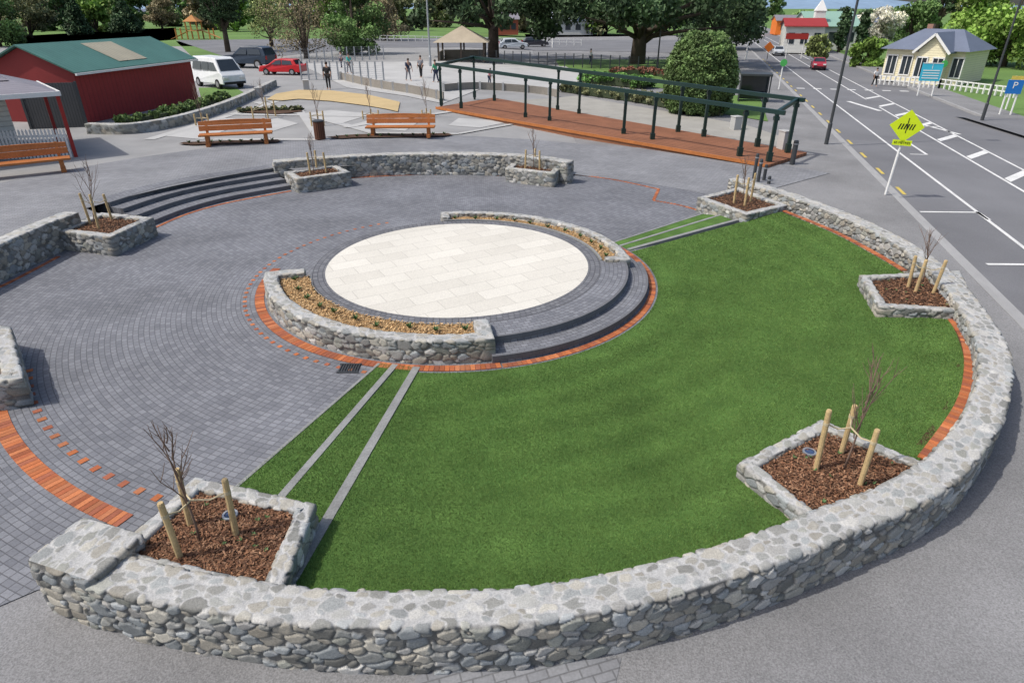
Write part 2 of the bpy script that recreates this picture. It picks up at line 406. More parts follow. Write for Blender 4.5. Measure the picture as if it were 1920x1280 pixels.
def boxes(name,C,D,ang,cols,parent=None):
    n=len(C);C=np.asarray(C,float);D=np.asarray(D,float);ang=np.asarray(ang)
    sg=np.array([(x,y,z) for x in(-1,1) for y in(-1,1) for z in(-1,1)])*.5
    L=sg[None]*D[:,None,:];c,s=np.cos(ang)[:,None],np.sin(ang)[:,None]
    X=L[...,0]*c-L[...,1]*s;Y=L[...,0]*s+L[...,1]*c
    V=(np.stack([X,Y,L[...,2]],-1)+C[:,None,:]).reshape(-1,3)
    f=np.array([(0,1,3,2),(4,6,7,5),(0,4,5,1),(2,3,7,6),(0,2,6,4),(1,5,7,3)])
    Fa=(f[None]+np.arange(n)[:,None,None]*8).reshape(-1,4)
    return link(name,npmesh(name,shift(V,parent),Fa,np.repeat(cols,8,axis=0)),M['brick'],parent)
def brickrun(name,path,width,step=.09,z=.0,gap=1,zf=None):
    P=np.array([p[:2] for p in path]);L=np.concatenate([[0],np.cumsum(np.linalg.norm(np.diff(P,axis=0),axis=1))])
    k=np.arange(step/2,L[-1],step*gap);x=np.interp(k,L,P[:,0]);y=np.interp(k,L,P[:,1])
    dx=np.interp(k+.03,L,P[:,0])-np.interp(k-.03,L,P[:,0]);dy=np.interp(k+.03,L,P[:,1])-np.interp(k-.03,L,P[:,1])
    a=np.arctan2(dy,dx);n=len(k)
    zz=np.array([zf(q,r) if zf else 0 for q,r in zip(x,y)])+z+rng.random(n)*.003
    cols=BR[rng.integers(0,len(BR),n)]*(.8+.4*rng.random((n,1)))
    return struct(boxes(name,np.stack([x,y,zz],1),np.tile([step*.92,width,.02],(n,1)),a,cols))
# ============================================================ SETTING
P0=at(1700,385,0);D0=Vector((.2635,.9647,0));N0=Vector((.9647,-.2635,0))
def rd(s,n,z=0): p=P0+D0*s+N0*n;return Vector((p.x,p.y,z))
struct(flat('ground',[(-3000,-200),(3000,-200),(3000,6000),(-3000,6000)],M['lawnfar'],-.18))
struct(flat('footpath',[rd(-90,-.13),rd(150,-.13),(-150,190),(-300,60),(-300,-60)],M['asphalt'],-.012))
struct(flat('park_grass',[rd(150,-.13),rd(330,-.13),(-600,420),(-600,60),(-300,60),(-150,190)],M['lawnfar'],-.012))
struct(flat('road',[rd(-90,-.05),rd(330,-.05),rd(330,9.4),rd(-90,9.4)],M['road'],-.13))
for nm,n in(('kerb',-.06),('kerb',9.4)):
    b=MB();b.bar(rd(-90,n,-.075),rd(330,n,-.075),.14,.15);struct(b.build(nm,M['kerb']))
b=MB();b.poly([rd(-90,.03,-.126),rd(330,.03,-.126),rd(330,.3,-.126),rd(-90,.3,-.126)]);struct(b.build('gutter_channel',M['kerb']))
struct(flat('verge_grass',[rd(-90,9.46),rd(330,9.46),rd(330,160),rd(-90,160)],M['lawnfar'],-.01))
struct(flat('footpath',[rd(-90,9.48),rd(300,9.48),rd(300,11.6),rd(-90,11.6)],M['asphalt'],-.004))
struct(flat('side_road',[at(1790,215),at(1925,225),at(2300,260),at(2300,300),at(1930,262),rd(11,9.5)],M['road'],.004))
arc=[pol(16.9,a) for a in np.linspace(75.4,215,60)];arc=[p for p in arc if p.x<=3.0]
y3=CY+math.sqrt(16.9**2-(3-CX)**2)
struct(overlay('upper_plaza',[(3,y3)]+[(p.x,p.y) for p in arc]+[(-400,4),(-400,130),(3,130)],M['concrete'],0))
struct(overlay('park_grass',[(3,105),(3,330),(-500,330),(-500,105)],M['lawnfar'],.012))
Vv=[];Ff=[];angs=list(np.linspace(38,216,120));rs=[0,.25,.5,.75,1.]
def rin(a): return 11.62 if 127<a<162 else 10.75
for a in angs:
    for k in rs:
        p=pol(rin(a)+(17.0-rin(a))*k,a);Vv.append((p.x,p.y,zu(p.x)+.006))
for i in range(len(angs)-1):
    for k in range(4):
        q=i*5+k;Ff.append((q,q+1,q+6,q+5))
me=bpy.data.meshes.new('terrace_paving');me.from_pydata(Vv,[],Ff);struct(link('terrace_paving',me,M['sett_lin']))
WIN=[(200,1030),(300,1056),(420,1076),(560,1097),(700,1105),(850,1104),(1000,1095),(1200,1060),(1400,1003),(1560,943),(1640,912),(1730,862),(1800,785),(1832,715),(1838,655),(1815,600),(1765,528),(1700,470),(1600,415),(1480,368),(1420,350),(1366,335)]
WH=.62
win=[at(*p,WH) for p in WIN]
winS=spline(win,.15)
mid=offs(winS,.21)
if np.hypot(mid[20,0]-CX,mid[20,1]-CY)<np.hypot(winS[20,0]-CX,winS[20,1]-CY): mid=offs(winS,-.21)
ea=math.degrees(math.atan2(mid[-1,1]-CY,mid[-1,0]-CX))
disc=[tuple(p) for p in mid]+[(pol(11.1,a).x,pol(11.1,a).y) for a in np.linspace(ea,215,80)]
disc+= [tuple(at(-420,900)[:2]),tuple(at(-420,1290)[:2]),tuple(at(0,1135)[:2]),tuple(at(70,1105)[:2]),tuple(at(160,1090)[:2])]
struct(flat('plaza_paving',disc,M['sett'],0))
struct(flat('paver_apron',[at(770,1300),at(790,1240),at(1165,1232),at(1150,1300)],M['sett_lin'],-.006))
ringR=4.72
q1=al(785,690);q2=al(1185,472)
a1=math.degrees(math.atan2(q1.y-CY,q1.x-CX));a2=math.degrees(math.atan2(q2.y-CY,q2.x-CX))
inner=[pol(ringR-.1,a) for a in np.linspace(a1,a2,40)]
right=[al(1465,398),al(1560,437),al(1640,480),al(1690,510),al(1745,552),al(1778,598),al(1798,640),al(1808,690),al(1790,770),al(1722,866)]
rs_=spline(right,.3)
frontp=[offs(winS,.12)[i] for i in range(len(winS)) if winS[i][1]<6.0]
lawn=[(p.x,p.y) for p in inner]+[tuple(p) for p in rs_]+[tuple(p) for p in frontp[::-1]][2:]
eb=al(557,1088);lawn=[p for p in lawn if not(p[1]<6 and p[0]<eb.x)]+[tuple(eb[:2])]
struct(overlay('lawn',lawn,M['lawn'],.008,(),lz,.7))
gs1=[al(440,915,.4),al(520,935,.4),al(735,684,.4),al(712,682,.4)]
gs2=[al(528,940,.7),al(540,1085,.7),al(773,689,.7),al(748,685,.7)]
for gp,k in((gs1,.4),(gs2,.7)): struct(overlay('grass_strip',gp,M['lawn'],.008,(),lambda x,y,k=k:lz(x,y)*k,.8))
fs1=[al(1150,455,.4),al(1163,461,.4),al(1350,404,.4),al(1318,402,.4)]
fs2=[al(1163,461,.7),al(1180,470,.7),al(1400,404,.7),al(1352,404,.7)]
for gp,k in((fs1,.4),(fs2,.7)): struct(overlay('grass_strip',gp,M['lawn'],.008,(),lambda x,y,k=k:lz(x,y)*k,.8))
for a,c,w,k in(((527,932),(741,684),.11,.7),((546,1090),(781,689),.13,1),((438,918),(711,682),.05,.4),((1163,461),(1352,403),.08,.7),((1178,468),(1420,402),.11,1),((1150,455),(1318,401),.05,.4)):
    b=MB();A=al(*a,k);B=al(*c,k);dn=Vector((0,0,-.1));b.bar(A+dn,B+dn,w,.23);struct(b.build('stone_edging',M['edge']))
def blades(poly,n,name,label,k=1):
    P=inpoly(poly,n*2)
    d=np.hypot(P[:,0],P[:,1]);keep=rng.random(len(P))<np.clip(6.5/d,0,1)**1.0;P=P[keep];d=d[keep];n=len(P)
    a=rng.random(n)*6.283;w=.002+.0008*d;hh=.012+.014*rng.random(n);ln=rng.normal(size=(n,2))*.009
    rr=np.hypot(P[:,0]-CX,P[:,1]-CY)
    p=np.column_stack([P,.006+k*.3*np.clip((rr-4.72)/5,0,1)]);ux=np.column_stack([np.cos(a)*w/2,np.sin(a)*w/2,np.zeros(n)])
    tip=p+np.column_stack([ln,hh]);V=np.stack([p-ux,p+ux,tip],1).reshape(-1,3)
    f=(.6+.65*rng.random(n))*(1+.1*np.sin(rr*9+np.sin(P[:,0]*.9)))*(1+.15*np.sin(P[:,0]*1.7+np.sin(P[:,1]*2.1)*1.5)*np.sin(P[:,1]*1.3))
    c=np.array((.115,.225,.058))[None]*f[:,None];c[:,0]*=(1+.3*rng.random(n))
    o=link(name,npmesh(name,V,np.arange(n*3).reshape(n,3),np.repeat(c,3,axis=0)),M['leaf'])
    tag(o,label,'grass',kind='stuff')
blades(lawn,380000,'grass','short mown green grass blades covering the wide curved lawn')
blades([(p.x,p.y) for p in gs1],9000,'grass','short grass blades in the leftmost narrow strip beside the edging',.4)
blades([(p.x,p.y) for p in gs2],11000,'grass','short grass blades in the narrow strip between the two long edgings',.7)
brickrun('brick_band',[pol(8.93,a) for a in np.linspace(214,247,80)],.23)
brickrun('brick_dots',[pol(8.47,a) for a in np.linspace(212,247,60)],.12,.11,-.003,2.9)
brickrun('brick_band',[pol(4.46,a) for a in np.linspace(175,284,300)],.19)
brickrun('brick_band',[pol(4.5,a) for a in np.linspace(284,392,300)],.14)
brickrun('brick_dots',[pol(4.76,a) for a in np.linspace(120,258,200)],.08,.09,-.004,2.8)
br=spline([al(1470,396),al(1560,433),al(1640,475),al(1695,508)],.1)
brickrun('brick_band',br,.13,z=.012,zf=lz)
br=spline([al(1787,600),al(1812,640),al(1820,695),al(1803,765),al(1733,866)],.1);brickrun('brick_band',br,.2,z=.014,zf=lz)
struct(overlay('brick_bed',[tuple(p) for p in offs(br,.2)]+[tuple(p) for p in offs(br,-.25)[::-1]],M['soil'],.006,(),lz,.5))
brickrun('brick_band',spline([at(-60,560),at(0,538),at(60,508),at(112,480)],.1),.1)
brickrun('brick_band',spline([at(285,430),at(350,402),at(430,380),at(548,358)],.1),.1)
brickrun('brick_band',spline([at(655,334),at(750,329),at(850,327),at(950,330)],.1),.11)
brickrun('brick_band',spline([at(1065,326),at(1150,337),at(1235,355)],.1),.1,gap=1.3)
brickrun('brick_band',[at(1235,355),at(1225,376)],.1,gap=1.3);brickrun('brick_band',spline([at(1225,376),at(1270,384),at(1308,394)],.1),.1,gap=1.3)
def line(a,c,w=.12,m='paint',z=-.122):
    b=MB();A=at(*a,z);B=at(*c,z);d=(B-A).normalized();s=Vector((-d.y,d.x,0))*w/2
    b.poly([A-s,A+s,B+s,B-s]);return struct(b.build('road_marking',M[m]))
def rline(n,s0,s1,w=.12,m='paint'):
    b=MB();b.poly([rd(s0,n-w/2,-.122),rd(s1,n-w/2,-.122),rd(s1,n+w/2,-.122),rd(s0,n+w/2,-.122)]);struct(b.build('road_marking',M[m]))
rline(2.1,-30,160,.11);rline(4.6,-20,26,.11);rline(4.6,30,160,.11);rline(6.0,-10,200,.11)
for i in range(22): rline(.45,2+i*3.2,3.1+i*3.2,.12,'ypaint')
line((1725,397),(1832,398));line((1832,397),(1855,412));line((1850,495),(1990,496))
line((1735,235),(1800,252),.2);line((1590,190),(1650,208),.3);line((1690,235),(1760,238),.15)
line((1700,265),(1738,290));line((1738,290),(1706,289))
for k in range(7):
    s=36; n=.7+k*1.25
    b=MB();b.poly([rd(s,n,-.118),rd(s+.5,n,-.118),rd(s+.5,n+.6,-.118),rd(s,n+.6,-.118)]);struct(b.build('road_marking',M['paint']))
for k in range(7):
    b=MB();s=5+k*4.2;b.poly([rd(s,4.7,-.118),rd(s+.6,4.7,-.118),rd(s+2.3,5.92,-.118),rd(s+1.7,5.92,-.118)]);struct(b.build('road_marking',M['paint']))
def patch(name,pts,m,dz=.012): return struct(overlay(name,[au(*p) for p in pts],M[m],dz))
patch('lawn_patch',[(330,78),(520,80),(560,100),(430,112),(372,118)],'lawnfar')
patch('lawn_patch',[(0,70),(330,52),(330,75),(60,95)],'lawnfar')
patch('asphalt_lane',[(372,120),(560,102),(700,90),(1060,95),(1300,100),(1300,75),(700,72),(330,76),(430,110)],'road',.024)
patch('yellow_path',[(500,188),(518,177),(560,170),(620,171),(690,179),(750,193),(746,211),(690,200),(620,191),(560,187),(530,190)],'sand',.05)
patch('gravel_path',[(940,190),(1080,180),(1400,235),(1500,268),(1480,285),(1200,232)],'gravel')
patch('grass_patch',[(1330,175),(1425,183),(1440,228),(1330,210)],'lawnfar',.018)
patch('grass_patch',[(372,165),(440,165),(470,180),(380,195)],'lawnfar',.018)
patch('grass_patch',[(1040,112),(1300,112),(1330,175),(1180,160),(1060,140)],'lawnfar',.018)
patch('skate_slab',[(560,120),(830,115),(1060,125),(1100,145),(1040,175),(900,168),(830,195),(650,165)],'pale',.03)
for i,q in enumerate(([(300,255),(420,222),(470,226),(380,262)],[(560,214),(620,207),(700,214),(640,232)],[(640,240),(700,224),(790,226),(760,246)],[(440,236),(520,222),(560,232),(500,250)],[(860,222),(960,228),(900,240),(840,236)])): patch('paving_panel',q,'pale',.014)
def uline(a,c,w,m='pale',dz=.018):
    A=au(*a);B=au(*c);d=(B-A);d.z=0;d.normalize();s=Vector((-d.y,d.x,0))*w/2
    struct(overlay('paving_band',[A-s,A+s,B+s,B-s],M[m],dz))
for i,(a,c,w) in enumerate((((280,262),(520,190),.5),((400,262),(620,262),.45),((480,192),(700,250),.5),((430,215),(760,222),.5),((560,205),(600,262),.4),((700,250),(860,252),.35),((650,240),(880,205),.45),((860,252),(1010,225),.25))): uline(a,c,w,'pale',.018+.003*i)
patch('planting_strip',[(335,272),(345,269),(520,264),(528,266),(520,269),(360,274)],'soil',.06)
patch('planting_strip',[(610,260),(640,256),(840,252),(850,255),(830,258),(640,262)],'soil',.06)
patch('planting_strip',[(450,212),(480,206),(560,206),(568,211),(520,216)],'soil',.06)
V=[];Fh=[]
xs=np.linspace(-6000,7000,90)
for i,xx in enumerate(xs):
    hgt=46+22*math.sin(xx*.0011+.6)+14*math.sin(xx*.0031+1)+7*math.sin(xx*.009)
    V+=[(xx,4200,-2),(xx,4700,max(18,hgt)),(xx,5600,-2)]
for i in range(len(xs)-1):
    for k in(0,1): Fh.append((i*3+k,(i+1)*3+k,(i+1)*3+k+1,i*3+k+1))
me=bpy.data.meshes.new('hills');me.from_pydata(V,[],Fh);struct(link('hills',me,M['hill']))
# ============================================================ STONE WORK
L=np.concatenate([[0],np.cumsum(np.linalg.norm(np.diff(mid,axis=0),axis=1))])
k=np.arange(0,L[-1],.0105);midd=np.stack([np.interp(k,L,mid[:,0]),np.interp(k,L,mid[:,1])],1)
loc=Vector((midd[0][0],midd[0][1],0))
wall=empty('stone_wall','long low river stone wall curving round the lawn across the foreground','wall',loc)
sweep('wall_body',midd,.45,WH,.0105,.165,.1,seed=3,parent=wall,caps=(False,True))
pc=[at(45,1052,.70),at(160,968,.70),at(262,1001,.70),at(172,1082,.70)]
def insetpoly(pts,d):
    P=np.array([p[:2] for p in pts]);a=offs(P,d,True);b=offs(P,-d,True)
    def area(Q): x,y=Q[:,0],Q[:,1];return abs(np.dot(x,np.roll(y,1))-np.dot(y,np.roll(x,1)))
    return a if area(a)<area(b) else b
c0=np.array([(pc[0].x+pc[3].x)/2,(pc[0].y+pc[3].y)/2]);c1=np.array([(pc[1].x+pc[2].x)/2,(pc[1].y+pc[2].y)/2])
pw=((pc[0]-pc[3]).length+(pc[1]-pc[2]).length)/2
pts=np.array([c0+(c1-c0)*t for t in np.linspace(0,1,80)])
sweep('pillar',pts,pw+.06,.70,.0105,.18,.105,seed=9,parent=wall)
def wallthing(px,width,h,label,seed,z0=0,cs=.19,cq=.115,res=.028,side=1,dz=0):
    pts=spline([at(*p,dz) for p in px],res);m=offs(pts,side*width/2)
    o=sweep('stone_wall',m,width,h,res,cs,cq,seed=seed)
    tag(o,label,'wall');return o
wallthing([(-420,760),(-330,690),(-150,610),(0,531),(60,500),(112,474),(165,452)],.45,.8,'river stone retaining wall running off the left side beside the wide steps',21,side=-1,res=.022)
wallthing([(520,345),(600,338),(680,332),(760,329),(850,328),(950,331),(1010,337),(1062,346)],.45,.78,'curved river stone wall standing between the two rear square planters',22,side=-1)
pts=spline([au(*p) for p in((168,250),(250,250),(330,236),(400,215),(450,195),(490,175),(515,162))],.06)
tag(sweep('stone_wall',pts,.4,.45,.06,.3,.2,seed=25,z0=.5),'low winding stone wall beside the path in front of the red shed','wall')
def mulch(name,poly,z,n,parent,pal,base,sz):
    b=MB();b.poly([(p[0],p[1],z-.01) for p in poly]);o=b.build(name,base,parent,world=True)
    P=inpoly(poly,n);P=np.column_stack([P,z+rng.random(n)*.03])
    pal=np.array(pal);c=pal[rng.integers(0,len(pal),n)]*(.6+.8*rng.random((n,1)))
    V,Fa,Cc=rquads(P,sz*(.6+rng.random(n)),sz*(.25+.3*rng.random(n)),.35,c)
    q=link('mulch_chips',npmesh('mulch_chips',shift(V,parent),Fa,Cc),M['chips'],o);q['kind']='stuff';return o
BARK=[(.16,.075,.04),(.24,.12,.065),(.1,.05,.03),(.3,.17,.1)]
TAN=[(.5,.32,.15),(.62,.43,.22),(.42,.25,.11),(.55,.38,.2)]
def sapling(label,base,top,n=7,spread=.45,r=.012):
    base=Vector(base);top=Vector(top);e=empty('sapling',label,'sapling',base)
    b=MB();ax=top-base;pts=[];Lx=ax.length
    for i in range(9):
        t=i/8;pts.append(ax*t+Vector((math.sin(t*5)*.02,math.cos(t*4)*.02-.02,0))*Lx*.5)
    b.tube(pts,[r*(1-.75*i/8) for i in range(9)],6);b.build('trunk',M['twig'],e,smooth=True)
    b=MB()
    for i in range(n):
        t=.3+.62*i/n;p=ax*t;a=random.random()*6.28;ll=Lx*spread*(1.15-t)*random.uniform(.7,1.3)
        d=(Vector((math.cos(a),math.sin(a),1.3+random.random())).normalized()+ax.normalized()*.5).normalized()
        q=[p]; 
        for j in range(4): d=(d+Vector((random.uniform(-.2,.2),random.uniform(-.2,.2),.1))).normalized();q.append(q[-1]+d*ll/3)
        b.tube(q,[r*.6,r*.5,r*.4,r*.3,r*.16],5)
        for j in(1,2,3):
            a2=random.random()*6.28;d2=(d+Vector((math.cos(a2),math.sin(a2),.3))*.7).normalized()
            b.tube([q[j],q[j]+d2*ll*.25,q[j]+d2*ll*.5+Vector((0,0,.03))],[r*.35,r*.26,r*.14],4)
    b.build('branches',M['twig'],e);return e
def stakes(label,px,z,r=.034):
    ps=[at(p[0],p[1],z) for p in px];c=sum(ps,Vector((0,0,0)))/len(ps)
    e=empty('tree_support',label,'tree stakes',c)
    tops=[]
    for p,q in zip(ps,px):
        zt=topz(p,q[2]);b=MB()
        lean=Vector((random.uniform(-.03,.03),random.uniform(-.03,.03),0))
        t=Vector((p.x,p.y,zt))+lean
        b.tube([p-Vector((0,0,.05)),t-Vector((0,0,.02)),t],[r,r,r*.8],10);b.build('stake',M['stake'],e,world=True);tops.append((p,t))
    b=MB();ctr=c+Vector((0,0,(tops[0][1].z-z)*.72))
    for p,t in tops:
        a=p+(t-p)*.78
        mp=(a+ctr)/2-Vector((0,0,.05));b.tube([a,mp,ctr],.01,5)
        b.tube([a-Vector((0,0,.02)),a+Vector((0,0,.02))],r*1.12,10)
    b.build('tie',M['rope'],e,world=True);return e,c
def planter(px,h,where,seed,res,n,stk,sap,cs=.165,cq=.1,t=.24,amp=.03,chip=.022,mz=.07):
    pts=[at(p[0],p[1],h) for p in px]
    c=sum(pts,Vector((0,0,0)))/4;c.z=0
    e=empty('stone_planter','square stone planter with bark mulch '+where,'planter',c)
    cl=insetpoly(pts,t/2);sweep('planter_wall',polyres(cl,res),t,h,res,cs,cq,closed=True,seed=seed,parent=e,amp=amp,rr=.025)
    ins=insetpoly(pts,t-.03);mulch('mulch',[tuple(p) for p in ins],h-mz,n,e,BARK,M['soil'],chip)
    if n>2000:
        b=MB()
        for p in inpoly(insetpoly(pts,t+.08),12):
            for j in range(7):
                a=random.random()*6.28;l=random.uniform(.02,.045);d=Vector((math.cos(a),math.sin(a),.8))*l;s=Vector((-math.sin(a),math.cos(a),0))*.008
                o=Vector((p[0],p[1],h-mz+.02));b.add([o-s*.4,o+s*.4,o+d*.6+s,o+d,o+d*.6-s],[(0,1,2,3,4)])
        b.build('seedlings',M['plant'],e,world=True)['kind']='stuff'
    if stk: stakes('three timber stakes with ties in the planter '+where,stk,h-mz)
    if sap:
        b0=at(sap[0],sap[1],h-mz);zt=topz(b0,sap[3]) ;dep=b0.y*C_+(H-zt)*S_
        tp=Vector(((sap[2]-960)/F*dep,b0.y,zt));sapling('bare young tree in the planter '+where,b0,tp,n=sap[4],r=.014)
    return e
M['plant']=mat('tuft_leaves',(.08,.15,.05),.6,.3,20,40,.2,0)
planter([(190,1052),(365,891),(592,942),(518,1128)],.575,'at the left front corner of the lawn',31,.011,7500,[(338,1045,940),(357,985,882),(443,1003,900)],(375,1012,300,795,9),t=.2,chip=.019)
planter([(1385,864),(1540,785),(1775,882),(1552,1004)],.5,'at the lower right of the lawn',32,.011,7500,[(1530,880,770),(1577,850,760),(1612,910,806)],(1582,880,1650,670,10),t=.18,chip=.019)
planter([(1612,515),(1800,506),(1840,585),(1648,573)],.5,'against the right side of the lawn wall',33,.018,2800,[(1703,538,480),(1716,548,487),(1750,548,487)],(1730,530,1745,430,8),t=.18)
planter([(1308,369),(1385,350),(1478,384),(1400,402)],.46,'beside the four bollards',34,.025,1500,[(1376,380,328),(1396,386,333),(1407,378,325)],(1392,380,1400,290,7),t=.22)
planter([(948,315),(968,297),(1068,300),(1040,325)],.5,'at the right end of the rear wall',35,.028,1500,[(985,316,281),(1012,318,283),(1003,312,279)],(1000,316,1000,240,8),t=.24)
planter([(532,322),(630,308),(658,322),(556,335)],.5,'just right of the wide steps',36,.028,1500,[(582,326,286),(612,323,286),(594,318,282)],(588,325,580,250,8),t=.24)
planter([(104,432),(190,397),(288,407),(206,444)],.52,'just left of the wide steps',37,.022,1500,[(170,420,362),(185,428,365),(210,412,364)],(176,424,165,300,8),t=.24)
planter([(-130,590),(20,612),(44,708),(-120,730)],.52,'cut off by the left picture edge',38,.018,800,None,None,t=.26)
for px,where in(((432,967),'in the front left planter'),((1517,849),'in the lower right planter')):
    p=at(px[0],px[1],.52 if px[0]<900 else .44)
    e=empty('ground_light','round recessed uplight with pale rim '+where,'light',p)
    b=MB();n=24
    for k in range(n):
        a0=6.283*k/n;a1_=6.283*(k+1)/n;cs_=[(math.cos(a0),math.sin(a0)),(math.cos(a1_),math.sin(a1_))]
        b.add([(cs_[0][0]*.085,cs_[0][1]*.085,0),(cs_[1][0]*.085,cs_[1][1]*.085,0),(cs_[1][0]*.085,cs_[1][1]*.085,.03),(cs_[0][0]*.085,cs_[0][1]*.085,.03),(cs_[1][0]*.062,cs_[1][1]*.062,.03),(cs_[0][0]*.062,cs_[0][1]*.062,.03)],[(0,1,2,3),(3,2,4,5)])
    b.build('rim',M['galv'],e)
    b=MB();b.tube([(0,0,.0),(0,0,.022)],.064,20);b.build('lens',cm('blue_glass',(.05,.08,.16),.15),e)
# ============================================================ PLATFORM
def sector(r0,r1,a0,a1,z0,z1,n=64):
    b=MB();o=[pol(r1,a) for a in np.linspace(a0,a1,n)];i=[pol(r0,a) for a in np.linspace(a0,a1,n)]
    for k in range(n-1):
        q=[i[k],o[k],o[k+1],i[k+1]]
        b.add([(p.x,p.y,z0) for p in q]+[(p.x,p.y,z1) for p in q],[(4,5,6,7),(1,2,6,5),(0,4,7,3)]+([(0,1,5,4)] if k==0 else [])+([(2,3,7,6)] if k==n-2 else []))
    return b
e=empty('round_stage','raised round stage with cream slab floor and two curved steps','stage',(CX,CY,0))
b=MB();b.prism([(pol(3.03,a).x,pol(3.03,a).y) for a in np.linspace(0,360,97)[:-1]],.0,.308);b.build('stage_floor',M['white_slab'],e,world=True)
sector(3.03,3.32,0,360,0,.303,129).build('stage_border',M['sett_dark'],e,world=True)
sector(3.31,3.93,-78,2,0,.3,80).build('step',M['sett'],e,world=True)
sector(3.9,4.38,-78,6,0,.15,80).build('step',M['sett'],e,world=True)
sector(3.885,3.94,-78,2,.2,.304,80).build('step_nosing',M['nosing'],e,world=True)
sector(4.34,4.392,-78,6,.06,.154,80).build('step_nosing',M['nosing'],e,world=True)
def cplanter(ro,ri,rin_,a0,a1,h,label,plab,na,seed):
    c=pol(ro,(a0+a1)/2);e=empty('curved_planter',label,'planter',c)
    m=[pol((ro+ri)/2,a) for a in np.linspace(a0,a1,int((a1-a0)/360*6.28*ro/.017))]
    s0=pol(rin_+.1,a0);s1=pol(rin_+.1,a1)
    st=[s0+(m[0]-s0)*t for t in np.linspace(0,1,28)][:-1];en=[m[-1]+(s1-m[-1])*t for t in np.linspace(0,1,28)][1:]
    P=np.array([(p.x,p.y) for p in st+m+en])
    sweep('planter_wall',P,ro-ri,h,.017,.17,.105,seed=seed,parent=e,amp=.032,rr=.025)
    A=[pol(ri+.04,a) for a in np.linspace(a0+1,a1-1,50)]+[pol(rin_,a) for a in np.linspace(a1-1,a0+1,50)]
    mulch('mulch',[(p.x,p.y) for p in A],h-.12,5000 if h>.4 else 2500,e,TAN,M['soil2'],.02)
    sector(rin_-.02,rin_+.03,a0,a1,.1,.33,50).build('inner_edging',M['edge'],e,world=True)
    for k,a in enumerate(np.linspace(a0+5,a1-5,na)):
        p=pol((ri+rin_)/2+random.uniform(-.06,.06),a+random.uniform(-1,1),h-.1)
        b=MB()
        for j in range(26):
            t=random.random()*6.28;l=random.uniform(.07,.14);d=Vector((math.cos(t)*random.uniform(.4,1),math.sin(t)*random.uniform(.4,1),random.uniform(.5,1.2))).normalized()
            s=Vector((-math.sin(t),math.cos(t),0))*.013
            b.add([-s*.5,s*.5,d*l*.6+s,d*l,d*l*.6-s],[(0,1,2,3,4)])
        o=b.build('tufted_plant',M['plant'],None);o.location=p
        tag(o,plab,'plant',plab)
cplanter(4.3,4.0,3.36,195,281,.46,'curved stone planter of tan wood chips on the near side of the round stage','small green tufted plant growing in the near curved planter',10,41)
cplanter(4.05,3.82,3.36,2,100,.38,'narrow curved stone planter of tan wood chips behind the round stage','small green tufted plant growing in the curved planter behind the stage',11,42)
p=at(655,690,.012);b=MB()
for i in range(8): b.box((p.x+(i-3.5)*.045,p.y,.012),(.02,.26,.02))
b.box((p.x,p.y+.14,.012),(.38,.03,.022));b.box((p.x,p.y-.14,.012),(.38,.03,.022));b.box((p.x,p.y,.003),(.36,.26,.006))
tag(b.build('drain_grate',M['dark_steel']),'rectangular dark metal drain grate in the paving by the curved planter','drain')
bt=spline([at(283,424),at(350,398),at(430,376),at(548,354)],.2);k=40
def rs2(P,k):
    L=np.concatenate([[0],np.cumsum(np.linalg.norm(np.diff(P,axis=0),axis=1))]);t=np.linspace(0,L[-1],k);return np.stack([np.interp(t,L,P[:,0]),np.interp(t,L,P[:,1])],1)
bt=rs2(bt,k);tt=rs2(spline([at(205,380,.5),at(300,352,.5),at(400,332,.5),at(512,315,.5)],.2),k)
e=empty('wide_steps','four wide curved charcoal steps between the left and rear stone walls','steps',(bt[20][0],bt[20][1],0))
for i in range(4):
    A=bt+(tt-bt)*i/3;B=bt+(tt-bt)*(i+1.25)/3;z=.127*(i+1)
    q=MB();nq=MB();A2=bt+(tt-bt)*(i+.14)/3;Ao=bt+(tt-bt)*(i-.015)/3
    for j in range(k-1):
        for mb,a,c,z0,z1 in((q,A,B,-.05,z),(nq,Ao,A2,z-.09,z+.003)):
            pp=[a[j],a[j+1],c[j+1],c[j]];mb.add([(p[0],p[1],z0) for p in pp]+[(p[0],p[1],z1) for p in pp],[(4,5,6,7),(0,1,5,4),(2,3,7,6)]+([(3,0,4,7)] if j==0 else [])+([(1,2,6,5)] if j==k-2 else []))
    q.build('step',M['sett'],e,world=True);nq.build('step_nosing',M['nosing'],e,world=True)
# ============================================================ FURNITURE
def bench(lpx,rpx,label):
    A=au(*lpx);B=au(*rpx);c=(A+B)/2;L=(B-A).length;rz=math.atan2(B.y-A.y,B.x-A.x)
    e=empty('park_bench',label,'bench',c,rz,'orange timber benches on the terrace')
    b=MB()
    for y in(.06,.25,.44): b.box((0,y,.45),(L,.17,.07))
    b.build('seat',M['bench'],e,bev=.012)
    b=MB();b.box((0,.56,.66),(L,.06,.2),rx=-.18)
    n=20;pts=[(-L/2+L*i/n,.6,.92+.05*math.sin(math.pi*i/n)) for i in range(n+1)]
    b.ext([(-L/2,.585,.77)]+[(p[0],.62,p[2]) for p in pts]+[(L/2,.585,.77)],(0,.06,0));b.build('backrest',M['bench'],e,bev=.01)
    for x in(-L/2+.3,L/2-.3):
        b=MB();b.box((x,.12,.205),(.14,.16,.41));b.box((x,.42,.205),(.14,.16,.41));b.box((x,.27,.07),(.16,.56,.14));b.bar((x,.5,.3),(x,.68,.95),.1,.09)
        b.build('leg',M['bench'],e,bev=.01)
bench((376,277),(514,270),'orange timber bench left of the litter bin on the rear terrace')
bench((686,256),(816,262),'orange timber bench right of the litter bin on the rear terrace')
bench((-70,345),(140,322),'long orange timber bench beside the white picket fence at far left')
